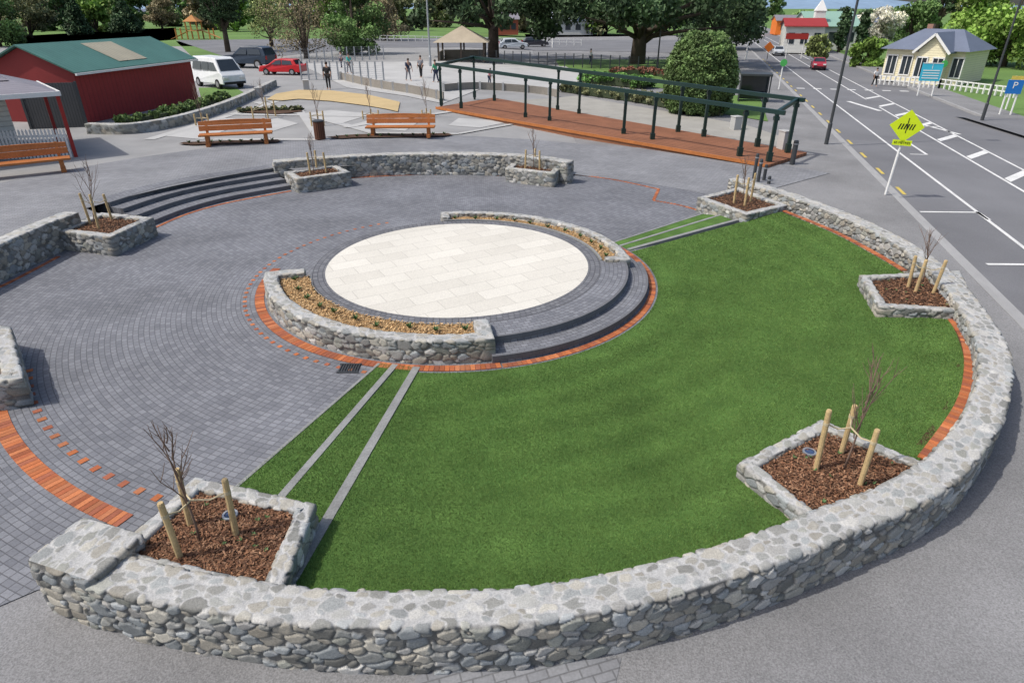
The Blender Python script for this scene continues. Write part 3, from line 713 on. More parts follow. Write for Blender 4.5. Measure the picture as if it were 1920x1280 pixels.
p=au(601,262);e=empty('litter_bin','dark brown round slatted litter bin between the two rear benches','bin',p);hb=topz(p,226)-p.z
b=MB();b.tube([(0,0,.04),(0,0,hb-.05)],.2,18);b.build('liner',M['black'],e)
b=MB()
for i in range(16):
    t=i*math.pi/8;b.box((.22*math.cos(t),.22*math.sin(t),hb/2),(.02,.07,hb-.06),rz=t)
b.build('slats',cm('brown_slats',(.12,.05,.03)),e)
b=MB();b.tube([(0,0,hb-.04),(0,0,hb),(0,0,hb+.02)],[.25,.25,.2],18);b.build('rim',M['dark_steel'],e)
def stk_u(px,label):
    ps=[au(q[0],q[1]) for q in px];c=sum(ps,Vector((0,0,0)))/len(ps);e=empty('tree_support',label,'tree stakes',c);tp=[]
    for p,q in zip(ps,px):
        zt=topz(p,q[2]);b=MB();b.tube([p,Vector((p.x,p.y,zt))],.04,7);b.build('stake',M['stake'],e,world=True);tp.append(Vector((p.x,p.y,zt-.2)))
    b=MB()
    for i in range(len(tp)): b.tube([tp[i],tp[(i+1)%len(tp)]],.015,5)
    b.build('tie',M['rope'],e,world=True)
    sapling('bare young tree held by '+label,c,c+Vector((random.uniform(-.1,.1),0,1.9)),r=.018)
stk_u([(476,226,200),(503,222,182),(517,218,188)],'timber stakes on the path left of the rear bin')
stk_u([(585,238,210),(608,236,208),(597,230,206)],'timber stakes just behind the litter bin')
stk_u([(681,224,208),(710,222,206),(696,218,204)],'timber stakes behind the right rear bench')
stk_u([(792,222,206),(808,220,205),(800,217,203)],'timber stakes at the left end of the deck')
stk_u([(368,236,214),(392,234,214),(380,230,212)],'timber stakes behind the left rear bench')
def bollard(px,py,ptop,label,r=.07,m='dark_steel',nm='bollard'):
    p=au(px,py);h=topz(p,ptop)-p.z;e=empty(nm,label,'bollard',p,group='bollards by the pergola')
    b=MB();b.tube([(0,0,0),(0,0,h-.06),(0,0,h-.02),(0,0,h)],[r,r,r*.9,r*.5],14);b.build('post',M[m],e)
    b=MB();b.tube([(0,0,h-.16),(0,0,h-.12)],r*1.08,14);b.build('collar',M['galv'],e)
for i,(x,y,t) in enumerate(((1413,335,288),(1421,341,298),(1432,338,308),(1441,345,330))):
    bollard(x,y,t,['tall dark bollard leftmost of the four beside the lawn end','second dark bollard from the left beside the lawn end','third dark bollard from the left beside the lawn end','shortest dark bollard beside the end of the stone wall'][i],.06)
bollard(1485,308,263,'stout dark bollard at the road end of the pergola',.1)
for px,py,t,lab in((1467,285,246,'square pale stone block at the road end of the pergola'),(1378,243,219,'square pale stone block behind the pergola'),(575,168,151,'grey stone block by the path near the standing person'),(487,182,165,'grey stone block at the end of the low winding wall')):
    p=au(px,py);h=topz(p,t)-p.z;b=MB();w=.42;b.box((p.x,p.y,p.z+h/2),(w,w,h),rz=.3);b.box((p.x,p.y,p.z+h+.015),(w+.05,w+.05,.05),rz=.3)
    tag(b.build('stone_block',M['pale'],bev=.02),lab,'block')
dk=[au(818,205),au(925,187),au(1512,291),au(1440,315)]
c=sum(dk,Vector((0,0,0)))/4;fa=au(828,202);fb=au(1440,309);rz=math.atan2(fb.y-fa.y,fb.x-fa.x)
e=empty('timber_deck','long reddish brown timber deck under the green pergola','deck',c,rz)
R_=Matrix.Rotation(-rz,3,'Z');b=MB();loc_=[R_@(p-c) for p in dk]
vs=[(p.x,p.y,p.z+.02-.3) for p in loc_]+[(p.x,p.y,p.z+.12) for p in loc_]
b.add(vs,[(4,5,6,7),(0,1,5,4),(1,2,6,5),(2,3,7,6),(3,0,4,7)]);b.build('deck_boards',M['deck'],e)
b=MB();b.bar(loc_[0]+Vector((0,-.03,.085)),loc_[3]+Vector((0,-.03,.085)),.05,.13);b.build('fascia',M['bench'],e)
pe=empty('pergola','long dark green metal pergola with two rows of posts','pergola',c)
def prow(pxs,y0,y1,x0,x1,t0,t1):
    A=au(x0,y0);B=au(x1,y1);zA=topz(A,t0);zB=topz(B,t1);out=[]
    for px in pxs:
        py=y0+(y1-y0)*(px-x0)/(x1-x0);p=au(px,py);s=(p-A).length/(B-A).length;zt=zA+(zB-zA)*s
        b=MB();b.box((p.x,p.y,(p.z+zt)/2),(.13,.13,zt-p.z));b.box((p.x,p.y,p.z+.32),(.2,.2,.36));b.box((p.x,p.y,zt-.16),(.19,.19,.14));b.build('post',M['green_steel'],pe,world=True)
        out.append(Vector((p.x,p.y,zt)))
    b=MB();d=(B-A).normalized();b.bar(Vector((A.x,A.y,zA+.07))-d*.3,Vector((B.x,B.y,zB+.07))+d*.3,.14,.16);b.build('beam',M['green_steel'],pe,world=True)
    return out
f_=prow([828,865,985,1030,1168,1222,1385,1440],202,309,828,1440,124,214)
k_=prow([890,927,1045,1085,1270,1318,1418,1475],187,292,890,1475,110,190)
for i in(0,7):
    b=MB();b.bar(f_[i]+Vector((0,0,.07)),k_[i]+Vector((0,0,.07)),.12,.14);b.build('cross_beam',M['green_steel'],pe,world=True)
def pole(name,px,py,h,r,m,label,cat,arm=None):
    p=au(px,py) if px<1500 else at(px,py,-.0);e=empty(name,label,cat,p)
    b=MB();b.tube([(0,0,0),(0,0,.9),(0,0,.95),(0,0,h)],[r*1.4,r*1.35,r,r*.65],10);b.build('post',M[m],e)
    if arm:
        b=MB();b.tube([(0,0,h-.2),(arm*.5,0,h+.25),(arm,0,h+.35)],[r*.6,r*.5,r*.4],8);b.build('arm',M[m],e)
        b=MB();b.box((arm+.25,0,h+.33),(.6,.25,.12));b.build('lamp_head',M['galv'],e,bev=.02)
    return e
pole('street_lamp',1549,270,9,.065,'dark_steel','tall dark lamp post at the kerb behind the yellow sign','street lamp',2)
pole('street_lamp',1841,226,9,.065,'dark_steel','tall dark lamp post across the road at the right','street lamp',-2)
pole('street_lamp',807,125,9,.1,'galv','tall grey lamp post left of the open pavilion','street lamp',1.5)
pole('utility_pole',1036,90,8,.09,'white','tall white pole behind the play area','pole')
pole('utility_pole',1232,128,8,.08,'dark_steel','thin dark pole right of the large central tree','pole')
pole('utility_pole',1398,112,7,.08,'white','thin white pole beside the road behind the shelter','pole')
p=at(1660,365,0);e=empty('road_sign','yellow diamond crossing sign on a white post by the kerb','sign',p)
zt=topz(p,205);zc=topz(p,236);b=MB()
b.tube([(0,0,0),(.0,0,zt-.15)],.04,10);b.build('post',M['white'],e)
hd=(zt-zc)
def dia(b,cx,cz,h,y,th=.01): b.ext([(cx-h,y,cz),(cx,y,cz-h),(cx+h,y,cz),(cx,y,cz+h)],(0,th,0))
b=MB();dia(b,0,zc,hd,-.065);b.build('sign_panel',M['yel'],e)
b=MB();u=hd
# black crossing stripes with a post line through the middle
for k in range(6):
    x0=-.46*u+k*.16*u
    b.ext([(x0-.03*u,-.07,zc-.2*u),(x0+.045*u,-.07,zc-.2*u),(x0+.135*u,-.07,zc+.14*u),(x0+.06*u,-.07,zc+.14*u)],(0,.003,0))
b.ext([(-.015*u,-.073,zc-.42*u),(.03*u,-.073,zc-.42*u),(.03*u,-.073,zc+.5*u),(-.015*u,-.073,zc+.5*u)],(0,.002,0))
b.build('sign_symbol',M['black'],e)
z2=topz(p,267);b=MB();b.box((0,-.06,z2),(.56,.01,.17));b.build('sign_plate',M['yel'],e)
def text(s,size,loc,m,parent,rx=math.pi/2,rz=0,name='lettering'):
    cu=bpy.data.curves.new('t','FONT');cu.body=s;cu.size=size;cu.align_x='CENTER';cu.align_y='CENTER';cu.extrude=.002
    t=bpy.data.objects.new('t',cu);col.objects.link(t);dg=bpy.context.evaluated_depsgraph_get();me=bpy.data.meshes.new_from_object(t.evaluated_get(dg))
    bpy.data.objects.remove(t);me.materials.clear();o=link(name,me,m,parent);o.location=loc;o.rotation_euler=(rx,0,rz);return o
text('60 METRES',.1,(0,-.069,z2),M['black'],e)
e.rotation_euler=(0,math.radians(2),-.35)
def board(px,py,pt,pb,w,m,label,texts=(),rz=-.3,tm='white',split=False):
    p=at(px,py,0);e=empty('notice_board',label,'sign',p,rz);z1=topz(p,pt);z0=topz(p,pb)
    for x in(-w*.35,w*.35): b=MB();b.tube([(x,0,0),(x,0,z1)],.05,7);b.build('post',M['white'],e)
    b=MB();b.box((0,-.07,(z0+z1)/2),(w,.04,z1-z0));b.build('panel',M[m],e)
    if split:
        b=MB()
        for k in range(4): b.box((0,-.1,z0+(z1-z0)*(.16+.14*k)),(w*.8,.02,(z1-z0)*.05))
        b.box((0,-.1,z1-.02),(w*.96,.02,.05));b.build('text_lines',M['white'],e)
    for s,sz,f in texts: text(s,sz,(0,-.1,z0+(z1-z0)*f),M[tm],e)
    return e
board(1733,180,118,152,1.3,'cyan','cyan information board on white posts in front of the cream house',(('i',.45,.78),),split=True)
board(1884,215,150,176,.8,'blue','square blue direction sign with white lettering at the right',(('P',.5,.6),))
board(1905,206,143,152,1.6,'ypaint','narrow yellow street name sign at the right edge')
board(1487,110,63,74,2.6,'red','red shop sign board beside the far end of the road')
for x,y,t,lab in((1460,168,118,'white post with green disc at the crossing on the near kerb'),(1757,165,120,'white post with green disc right of the cyan board')):
    p=at(x,y,0);e=empty('crossing_post',lab,'post',p);z=topz(p,t);b=MB();b.tube([(0,0,0),(0,0,z)],.05,8);b.build('post',M['white'],e)
    b=MB();b.tube([(0,-.05,z),(0,-.08,z)],.26,16);b.build('disc',cm('green_disc',(.1,.5,.12)),e)
p=at(1438,112,0);e=empty('works_sign','orange diamond roadworks sign far up the road','sign',p);b=MB();b.tube([(0,0,0),(0,0,1)],.04,6);b.build('stand',M['dark_steel'],e);b=MB();dia(b,0,1.4,.6,-.05,.03);b.build('sign_panel',M['orange'],e)
p=at(1410,190,0);e=empty('bus_shelter','dark boxy bus shelter at the kerb beyond the pergola','bus shelter',p,-.27);h=topz(p,137)
b=MB();b.box((0,0,h-.08),(2.0,1.5,.14));b.build('roof',M['dark_steel'],e,bev=.02)
b=MB();b.box((0,.7,h/2),(1.9,.05,h-.15));b.box((-.95,.1,h/2),(.05,1.2,h-.15));b.build('glass_wall',M['glass'],e)
for x in(-.93,.93): b=MB();b.box((x,-.65,h/2),(.08,.08,h-.1));b.build('post',M['dark_steel'],e)
b=MB();b.box((0,.4,.5),(1.5,.4,.06));b.build('seat',M['dark_steel'],e)
# ============================================================ VEHICLES
def vehicle(name,label,cat,p,rz,prof,w,sidew,screens,m,wx,wr,s=1):
    e=empty(name,label,cat,p,rz);e.scale=(s,s,s)
    b=MB();n=len(prof);vs=[(x,w/2-i,z) for x,z,i in prof]+[(x,-w/2+i,z) for x,z,i in prof]
    b.add(vs,[tuple(range(n)),tuple(range(n,2*n))[::-1]]+[(i,(i+1)%n,n+(i+1)%n,n+i) for i in range(n)]);b.build('body',m,e,bev=.05)
    zm=max(z for x,z,i in prof);im=max(i for x,z,i in prof)
    belt=sidew[0][0][1]
    def ins(z): return .03+(im-.03)*max(0,min(1,(z-belt)/(zm-belt)))
    for poly in sidew:
        for sg in(1,-1):
            b=MB();b.ext([(x,sg*(w/2-ins(z)+.012),z) for x,z in poly],(0,-sg*.03,0));b.build('side_window',M['glass'],e)
    for i in screens:
        (x0,z0,i0),(x1,z1,i1)=prof[i],prof[(i+1)%n];d=Vector((z1-z0,0,-(x1-x0)));d.normalize()
        if d.x*(1 if (x0+x1)>0 else -1)<0:d=-d
        def pt(t,sg): q=Vector((x0+(x1-x0)*t,sg*(w/2-(i0+(i1-i0)*t)-.1),z0+(z1-z0)*t));return q+d*.012
        b=MB();b.poly([pt(.08,1),pt(.92,1),pt(.92,-1),pt(.08,-1)]);b.build('windscreen',M['glass'],e)
    for x in wx:
        for sg in(1,-1):
            b=MB();b.tube([(x,sg*(w/2-.2),wr),(x,sg*(w/2+.02),wr)],wr,18);t=b.build('wheel',M['tyre'],e)
            b=MB();b.tube([(x,sg*(w/2+.0),wr),(x,sg*(w/2+.035),wr)],wr*.6,12);b.build('rim',M['rim'],t)
    fx=max(x for x,z,i in prof);rx=min(x for x,z,i in prof)
    for sg in(1,-1):
        b=MB();b.box((fx-.06,sg*(w/2-.28),.72),(.16,.36,.16));b.build('headlight',M['lamp'],e,bev=.02)
        b=MB();b.box((rx+.05,sg*(w/2-.15),.85),(.14,.18,.3));b.build('tail_light',M['tail'],e)
    b=MB();b.box((fx-.02,0,.42),(.1,w-.2,.16));b.build('grille',M['black'],e)
    return e
VAN=[(-2.3,.3,0),(-2.35,1.0,0),(-2.2,1.95,.16),(-1.9,2.02,.2),(1.1,2.02,.2),(1.35,1.95,.18),(2.05,1.12,.04),(2.3,.9,.03),(2.36,.35,0)]
CAR=[(-2.1,.28,0),(-2.15,.85,.02),(-1.8,.95,.04),(-1.5,1.38,.2),(-.2,1.45,.22),(.35,1.42,.2),(1.05,.95,.04),(2.0,.78,.05),(2.12,.3,0)]
SUV=[(-2.15,.35,0),(-2.2,1.05,.02),(-1.95,1.62,.18),(-1.5,1.72,.2),(.2,1.7,.2),(.95,1.12,.05),(2.0,.98,.05),(2.15,.38,0)]
p=au(413,163);vehicle('parked_van','white van parked beside the red shed','van',p,-.72,VAN,1.75,[[(-2.0,1.18),(-1.9,1.72),(-.7,1.72),(-.7,1.18)],[(-.6,1.18),(-.6,1.72),(.4,1.72),(.4,1.18)],[(.5,1.18),(.5,1.72),(1.2,1.7),(1.7,1.18)]],[5,1],cm('van_white',(.72,.74,.75),.3),(-1.4,1.5),.33,1.0)
p=au(470,127);vehicle('parked_car','dark blue four wheel drive parked behind the white van','car',p,-.25+math.pi,SUV,1.8,[[(-1.8,1.1),(-1.6,1.52),(-.5,1.55),(-.5,1.1)],[(-.4,1.1),(-.4,1.55),(.15,1.53),(.7,1.1)]],[4,1],cm('navy_paint',(.03,.045,.07),.3),(-1.35,1.4),.36,1.1)
SW=[[(-1.4,.95),(-1.25,1.28),(-.35,1.33),(-.35,.95)],[(-.25,.95),(-.25,1.33),(.25,1.3),(.75,.95)]]
p=au(532,140);vehicle('parked_car','small red car parked right of the white van','car',p,-.15+math.pi,CAR,1.7,SW,[5,2],cm('red_car_paint',(.5,.02,.025),.3),(-1.3,1.35),.3,.88)
for px,py,c_,rz,lab in((962,92,(.6,.65,.7),.1,'pale blue car parked beyond the pavilion'),(1003,88,(.05,.05,.06),.1,'dark car parked right of the pale blue car beyond the pavilion')):
    vehicle('parked_car',lab,'car',au(px,py),rz,CAR,1.7,SW,[5,2],cm('car_paint',c_,.3),(-1.3,1.35),.3,1.0)
vehicle('moving_car','red car driving toward the camera on the far side of the road','car',at(1533,130,-.13),-1.9,CAR,1.7,SW,[5,2],cm('crimson_paint',(.4,.03,.05),.3),(-1.3,1.35),.3,.78)
vehicle('moving_car','pale car far up the road near the roadworks sign','car',at(1458,104,-.13),-1.85,CAR,1.7,SW,[5,2],cm('silver_paint',(.5,.53,.56),.3),(-1.3,1.35),.3,.8)
# ============================================================ BUILDINGS
A=au(165,232);B=au(372,187);A.z=B.z=.5;L=(B-A).length;rz=math.atan2(B.y-A.y,B.x-A.x)-math.pi/2
e=empty('red_shed','long red shed with green metal roof and one pale roof panel','shed',A,rz)
he=2.4;hr=3.45;dp=5.0
b=MB();b.add([(0,0,0),(0,L,0),(0,L,he),(0,0,he),(-dp,0,0),(-dp,L,0),(-dp,L,he),(-dp,0,he),(-dp/2,0,hr),(-dp/2,L,hr)],[(0,1,2,3),(4,7,6,5),(0,3,8,7,4),(1,5,6,9,2)]);b.build('wall',M['red_wall'],e)
b=MB();o_=.25
for sg in(0,1):
    x0=.3 if sg==0 else -dp-.3;z0=he-.12
    b.ext([(x0,-o_,z0+.02),(x0,L+o_,z0+.02),(-dp/2,L+o_,hr+.04),(-dp/2,-o_,hr+.04)],(0,0,.07))
rf=b.build('roof',M['green_roof'],e)
def rp(x,yy,dz=.1): return (x,yy,he-.1+(hr-he+.12)*( (.3-x)/(dp/2+.3))+dz)
b=MB();b.poly([rp(-.2,L*.38),rp(-.2,L*.62),rp(-2.2,L*.62),rp(-2.2,L*.38)]);b.build('pale_panel',M['rust_roof'],rf)
b=MB();b.bar((.34,-o_,he-.12),(.34,L+o_,he-.12),.1,.1);b.build('gutter',M['white'],e)
Cc=au(152,294);e=empty('cottage','white weatherboard cottage with grey roof and red verandah posts at far left','house',Cc,.72)
b=MB();b.add([(-1.6,2.0,0),(-9,2.0,0),(-9,6,0),(-1.6,6,0),(-1.6,2,2.5),(-9,2,2.5),(-9,6,2.5),(-1.6,6,2.5)],[(0,1,5,4),(1,2,6,5),(2,3,7,6),(3,0,4,7),(4,5,6,7)]);b.build('wall',M['wboard'],e)
b=MB();b.add([(-1.3,1.8,2.7),(-9.3,1.8,2.7),(-9.3,6.2,2.7),(-1.3,6.2,2.7),(-3.2,4,3.6),(-7.5,4,3.6)],[(0,1,5,4),(1,2,5),(2,3,4,5),(3,0,4),(0,3,2,1)]);b.build('roof',M['grey_roof'],e)
b=MB();b.ext([(-.1,.0,2.3),(-9,.0,2.3),(-9,2.1,2.66),(-1.3,2.1,2.66)],(0,0,.06));b.ext([(-.1,.0,2.3),(-1.3,2.1,2.66),(-1.3,5.2,2.66),(-.1,5,2.3)],(0,0,.06));b.build('verandah_roof',M['grey_roof'],e)
b=MB();b.bar((-9,-.04,2.3),(-.05,-.04,2.3),.05,.16);b.bar((-.06,-.04,2.3),(-.06,5,2.3),.05,.16);b.build('fascia',M['white'],e)
for x,y in((-.15,.1),(-3.1,.1),(-6,.1),(-.15,3.4)): b=MB();b.box((x,y,1.14),(.12,.12,2.28));b.build('verandah_post',M['red'],e)
b=MB();b.box((-5,1.97,1.3),(1.2,.06,1.3));w_=b.build('window',M['glass'],e);b=MB();b.box((-5,1.95,1.98),(1.4,.08,.1));b.box((-5,1.95,.62),(1.4,.08,.1));b.box((-5.65,1.95,1.3),(.1,.08,1.4));b.box((-4.35,1.95,1.3),(.1,.08,1.4));b.build('frame',M['red'],w_)
e=empty('picket_fence','white picket fence along the cottage verandah behind the left bench','fence',Cc+Vector((-.3,-.1,0)),.15)
b=MB()
for i in range(48): b.box((-i*.13,0,.5),(.07,.02,1.0));b.add([(-i*.13-.035,-.01,1.0),(-i*.13+.035,-.01,1.0),(-i*.13,-.01,1.07),(-i*.13-.035,.01,1.0),(-i*.13+.035,.01,1.0),(-i*.13,.01,1.07)],[(0,1,2),(3,5,4),(0,2,5,3),(1,4,5,2)])
b.build('pickets',M['white'],e)
b=MB();b.box((-3.05,.03,.25),(6.2,.04,.08));b.box((-3.05,.03,.8),(6.2,.04,.08));b.build('rail',M['white'],e)
p=au(60,242);q=au(165,238);e=empty('metal_fence','dark corrugated fence between the cottage and the red shed','fence',p,math.atan2(q.y-p.y,q.x-p.x))
b=MB();b.box(((q-p).length/2,0,1.0),((q-p).length,.05,2.0));b.build('fence_panel',M['dfence'],e)
for x in(0,(q-p).length): b=MB();b.box((x,-.05,1.0),(.1,.1,2.1));b.build('post',M['dark_steel'],e)
p=au(868,114);e=empty('pavilion','open sided park pavilion with tan hipped roof','pavilion',p);hw=(p.y/1.09)/F*50
zt=topz(p,48)-p.z;ze=topz(p,78)-p.z
b=MB();b.add([(-hw,-hw,ze),(hw,-hw,ze),(hw,hw,ze),(-hw,hw,ze),(0,0,zt)],[(0,1,4),(1,2,4),(2,3,4),(3,0,4),(3,2,1,0)]);b.build('roof',M['tan_roof'],e)
for x in(-1,0,1):
    for y in(-1,1): b=MB();b.box((x*hw*.82,y*hw*.82,ze/2),(.18,.18,ze));b.build('post',M['bark'],e)
b=MB();b.box((0,hw*.7,.5),(hw*1.5,.1,1.0));b.box((-hw*.8,0,.5),(.1,hw*1.4,1.0));b.build('low_wall',M['timber_grey'],e)
A=at(1650,150,0);B=at(1800,158,0);wd=(B-A).length;rz=math.atan2(B.y-A.y,B.x-A.x);e=empty('house','cream weatherboard villa with grey roof and front gable across the road','house',A,rz-.22)
he=topz(A,90);hr=topz(A+Vector((2,4,0)),52)
b=MB();b.box((wd/2,3,he/2),(wd,6,he));b.build('wall',M['cream'],e)
b=MB();b.add([(-.4,-.5,he-.05),(wd+.4,-.5,he-.05),(wd+.4,6.5,he-.05),(-.4,6.5,he-.05),(wd*.25,3,hr),(wd*.75,3,hr)],[(0,1,5,4),(1,2,5),(2,3,4,5),(3,0,4),(3,2,1,0)]);b.build('roof',M['slate'],e)
gx=wd*.66;gw=wd*.17
b=MB();b.ext([(gx-gw,-1.2,0),(gx+gw,-1.2,0),(gx+gw,-1.2,he),(gx,-1.2,hr-.35),(gx-gw,-1.2,he)],(0,2,0));b.build('gable_bay',M['cream'],e)
b=MB()
for sg in(-1,1): b.ext([(gx,-1.5,hr-.25),(gx+sg*(gw+.35),-1.5,he-.2),(gx+sg*(gw+.35),3,he-.2),(gx,3,hr-.25)],(0,0,.1))
b.build('gable_roof',M['slate'],e)
b=MB()
for sg in(-1,1): b.bar((gx,-1.55,hr-.27),(gx+sg*(gw+.35),-1.55,he-.22),.06,.18)
b.build('bargeboard',M['white'],e)
for x,y in((wd*.1,-.03),(wd*.3,-.03),(gx-.6,-1.23),(gx+.6,-1.23),(wd*.94,-.03)):
    b=MB();b.box((x,y,he*.5),(.7,.06,1.4));w_=b.build('window',M['glass'],e);b=MB();b.box((x,y-.03,he*.5+.75),(.9,.06,.1));b.box((x,y-.03,he*.5-.75),(.9,.06,.1));b.box((x,y-.035,he*.5),(.05,.06,1.4));b.box((x-.4,y-.03,he*.5),(.08,.06,1.5));b.box((x+.4,y-.03,he*.5),(.08,.06,1.5));b.build('frame',M['white'],w_)
b=MB();b.box((wd*.3,3.4,hr-.1),(.45,.45,.9));b.build('chimney',cm('chimney_brick',(.3,.17,.13)),e)
def simple(name,px,py,w,d,h,hr,wm,rm,label,rz=0,wins=4):
    p=at(px,py,0 if px>1000 else .5) ;e=empty(name,label,'building',p,rz)
    b=MB();b.add([(-w/2,0,0),(w/2,0,0),(w/2,d,0),(-w/2,d,0),(-w/2,0,h),(w/2,0,h),(w/2,d,h),(-w/2,d,h),(-w/2,d/2,hr),(w/2,d/2,hr)],[(0,1,5,4),(2,3,7,6),(0,4,8,7,3),(1,2,6,9,5)]);b.build('wall',wm,e)
    b=MB()
    b.ext([(-w/2-.3,-.4,h-.1),(w/2+.3,-.4,h-.1),(w/2+.3,d/2,hr+.02),(-w/2-.3,d/2,hr+.02)],(0,0,.1));b.ext([(-w/2-.3,d+.4,h-.1),(w/2+.3,d+.4,h-.1),(w/2+.3,d/2,hr+.02),(-w/2-.3,d/2,hr+.02)],(0,0,.1));b.build('roof',rm,e)
    for i in range(wins):
        x=-w/2+w*(i+.5)/wins;b=MB();b.box((x,-.03,h*.55),(w/wins*.5,.06,h*.4));b.build('window',M['glass'],e)
    return e
simple('long_building',1055,66,14,8,3,4.6,M['wboard'],cm('pale_blue_roof',(.45,.5,.6)),'long white building with pale blue roof behind the central trees',0,6)
simple('shop_building',1502,100,5,10,3.4,4.2,M['wboard'],M['red'],'small white shop with red roof at the far side of the road',-.3,3)
e=simple('church',1556,94,7,14,3.2,5.0,M['wboard'],cm('green_church_roof',(.25,.4,.33)),'white church with green roof and small spire beyond the shop',-.2,3)
b=MB();b.box((-2,2,4.0),(1.4,1.4,2.4));b.build('tower',M['white'],e);b=MB();b.add([(-2.8,1.2,5.2),(-1.2,1.2,5.2),(-1.2,2.8,5.2),(-2.8,2.8,5.2),(-2,2,6.8)],[(0,1,4),(1,2,4),(2,3,4),(3,0,4),(3,2,1,0)]);b.build('spire',M['white'],e)
simple('shed',1487,66,8,8,3,4,M['orange'],M['grey_roof'],'small orange walled shed far up the road',-.2,2)
simple('pale_building',290,34,30,10,3,4.4,M['wboard'],M['slate'],'long pale building behind the far left trees',0,8)
simple('green_hall',620,45,16,10,3.4,4.8,cm('green_wall',(.12,.25,.2)),M['grey_roof'],'green walled building behind the bare shrubs',0,4)
simple('red_building',945,66,6,6,3,4.2,cm('brick_red_wall',(.32,.08,.05)),M['grey_roof'],'small brick red building beside the left central pine',0,3)
simple('roadside_building',1610,72,10,8,3,4.2,M['wboard'],M['slate'],'low white roadside building beyond the poplars',-.2,4)
def fence(a,c,h,n,label,m='white',name='paling_fence',z=0,up=False,rail=2,w=.03):
    A=au(*a) if up else at(*a,z);B=au(*c) if up else at(*c,z);e=empty(name,label,'fence',A)
    for i in range(n): p=A+(B-A)*i/(n-1);b=MB();b.box((p.x,p.y,p.z+h/2),(.1,.1,h));b.build('post',M[m],e,world=True)
    b=MB()
    for k in range(rail): zz=h*(.95-k*.45 if rail<4 else .97-k*.9/rail);b.bar(A+Vector((0,0,zz)),B+Vector((0,0,zz)),w,.08 if rail<4 else w)
    b.build('rail',M[m],e,world=True);return e
fence((1640,158),(1760,166),.7,14,'white post and rail fence in front of the cream house')
fence((1760,166),(1900,184),.7,14,'white fence running right of the cream house garden')
fence((700,78),(1090,86),1.0,30,'white rail fence along the far car park','white',up=True)
fence((566,150),(720,152),1.4,12,'grey wire fence left of the play area','galv','wire_fence',up=True,rail=9,w=.012)
fence((566,118),(720,112),1.4,12,'grey wire fence at the back of the play area','galv','wire_fence',up=True,rail=9,w=.012)
fence((900,118),(1250,135),1.3,22,'green grey mesh fence behind the pergola','dark_steel','wire_fence',up=True,rail=9,w=.012)
def palis(px,h,label):
    P=spline([au(*p) for p in px],.5);e=empty('timber_wall',label,'wall',(P[0][0],P[0][1],zu(P[0][0])))
    b=MB();q=MB()
    for i in range(len(P)-1):
        a=Vector((P[i][0],P[i][1],zu(P[i][0])));c=Vector((P[i+1][0],P[i+1][1],zu(P[i+1][0])))
        b.bar(a+Vector((0,0,h/2)),c+Vector((0,0,h/2)),.08,h)
        if i%3==0:q.box((a.x,a.y-.05,a.z+h/2),(.16,.16,h+.12))
    b.build('boards',M['timber_grey'],e,world=True);q.build('posts',M['pale'],e,world=True)
palis([(640,150),(690,162),(745,172),(800,182),(832,190)],.55,'low grey timber wall with pale posts in front of the skate area')
palis([(832,172),(900,168),(1000,175),(1045,182)],.5,'low grey timber wall behind the pergola')
p=au(368,74);e=empty('play_structure','orange timber climbing frame on the far left lawn','playground',p);b=MB()
for x in(-3,-1,1,3):
    for y in(-1,1): b.bar((x,y,0),(x,y,3 if abs(x)<2 else 1.8),.2,.2)
b.build('posts',cm('orange_timber',(.5,.22,.06)),e)
b=MB();b.box((0,0,1.4),(2.2,2.2,.12));b.bar((-1,0,1.4),(-4.5,0,0),.8,.08);b.bar((1,0,1.6),(4.5,0,.2),.8,.08);b.build('platform',cm('platform_timber',(.55,.28,.09)),e)
b=MB();b.add([(-1.3,-1.3,2.9),(1.3,-1.3,2.9),(1.3,1.3,2.9),(-1.3,1.3,2.9),(0,0,4)],[(0,1,4),(1,2,4),(2,3,4),(3,0,4)]);b.build('roof',cm('roof_timber',(.45,.2,.06)),e)
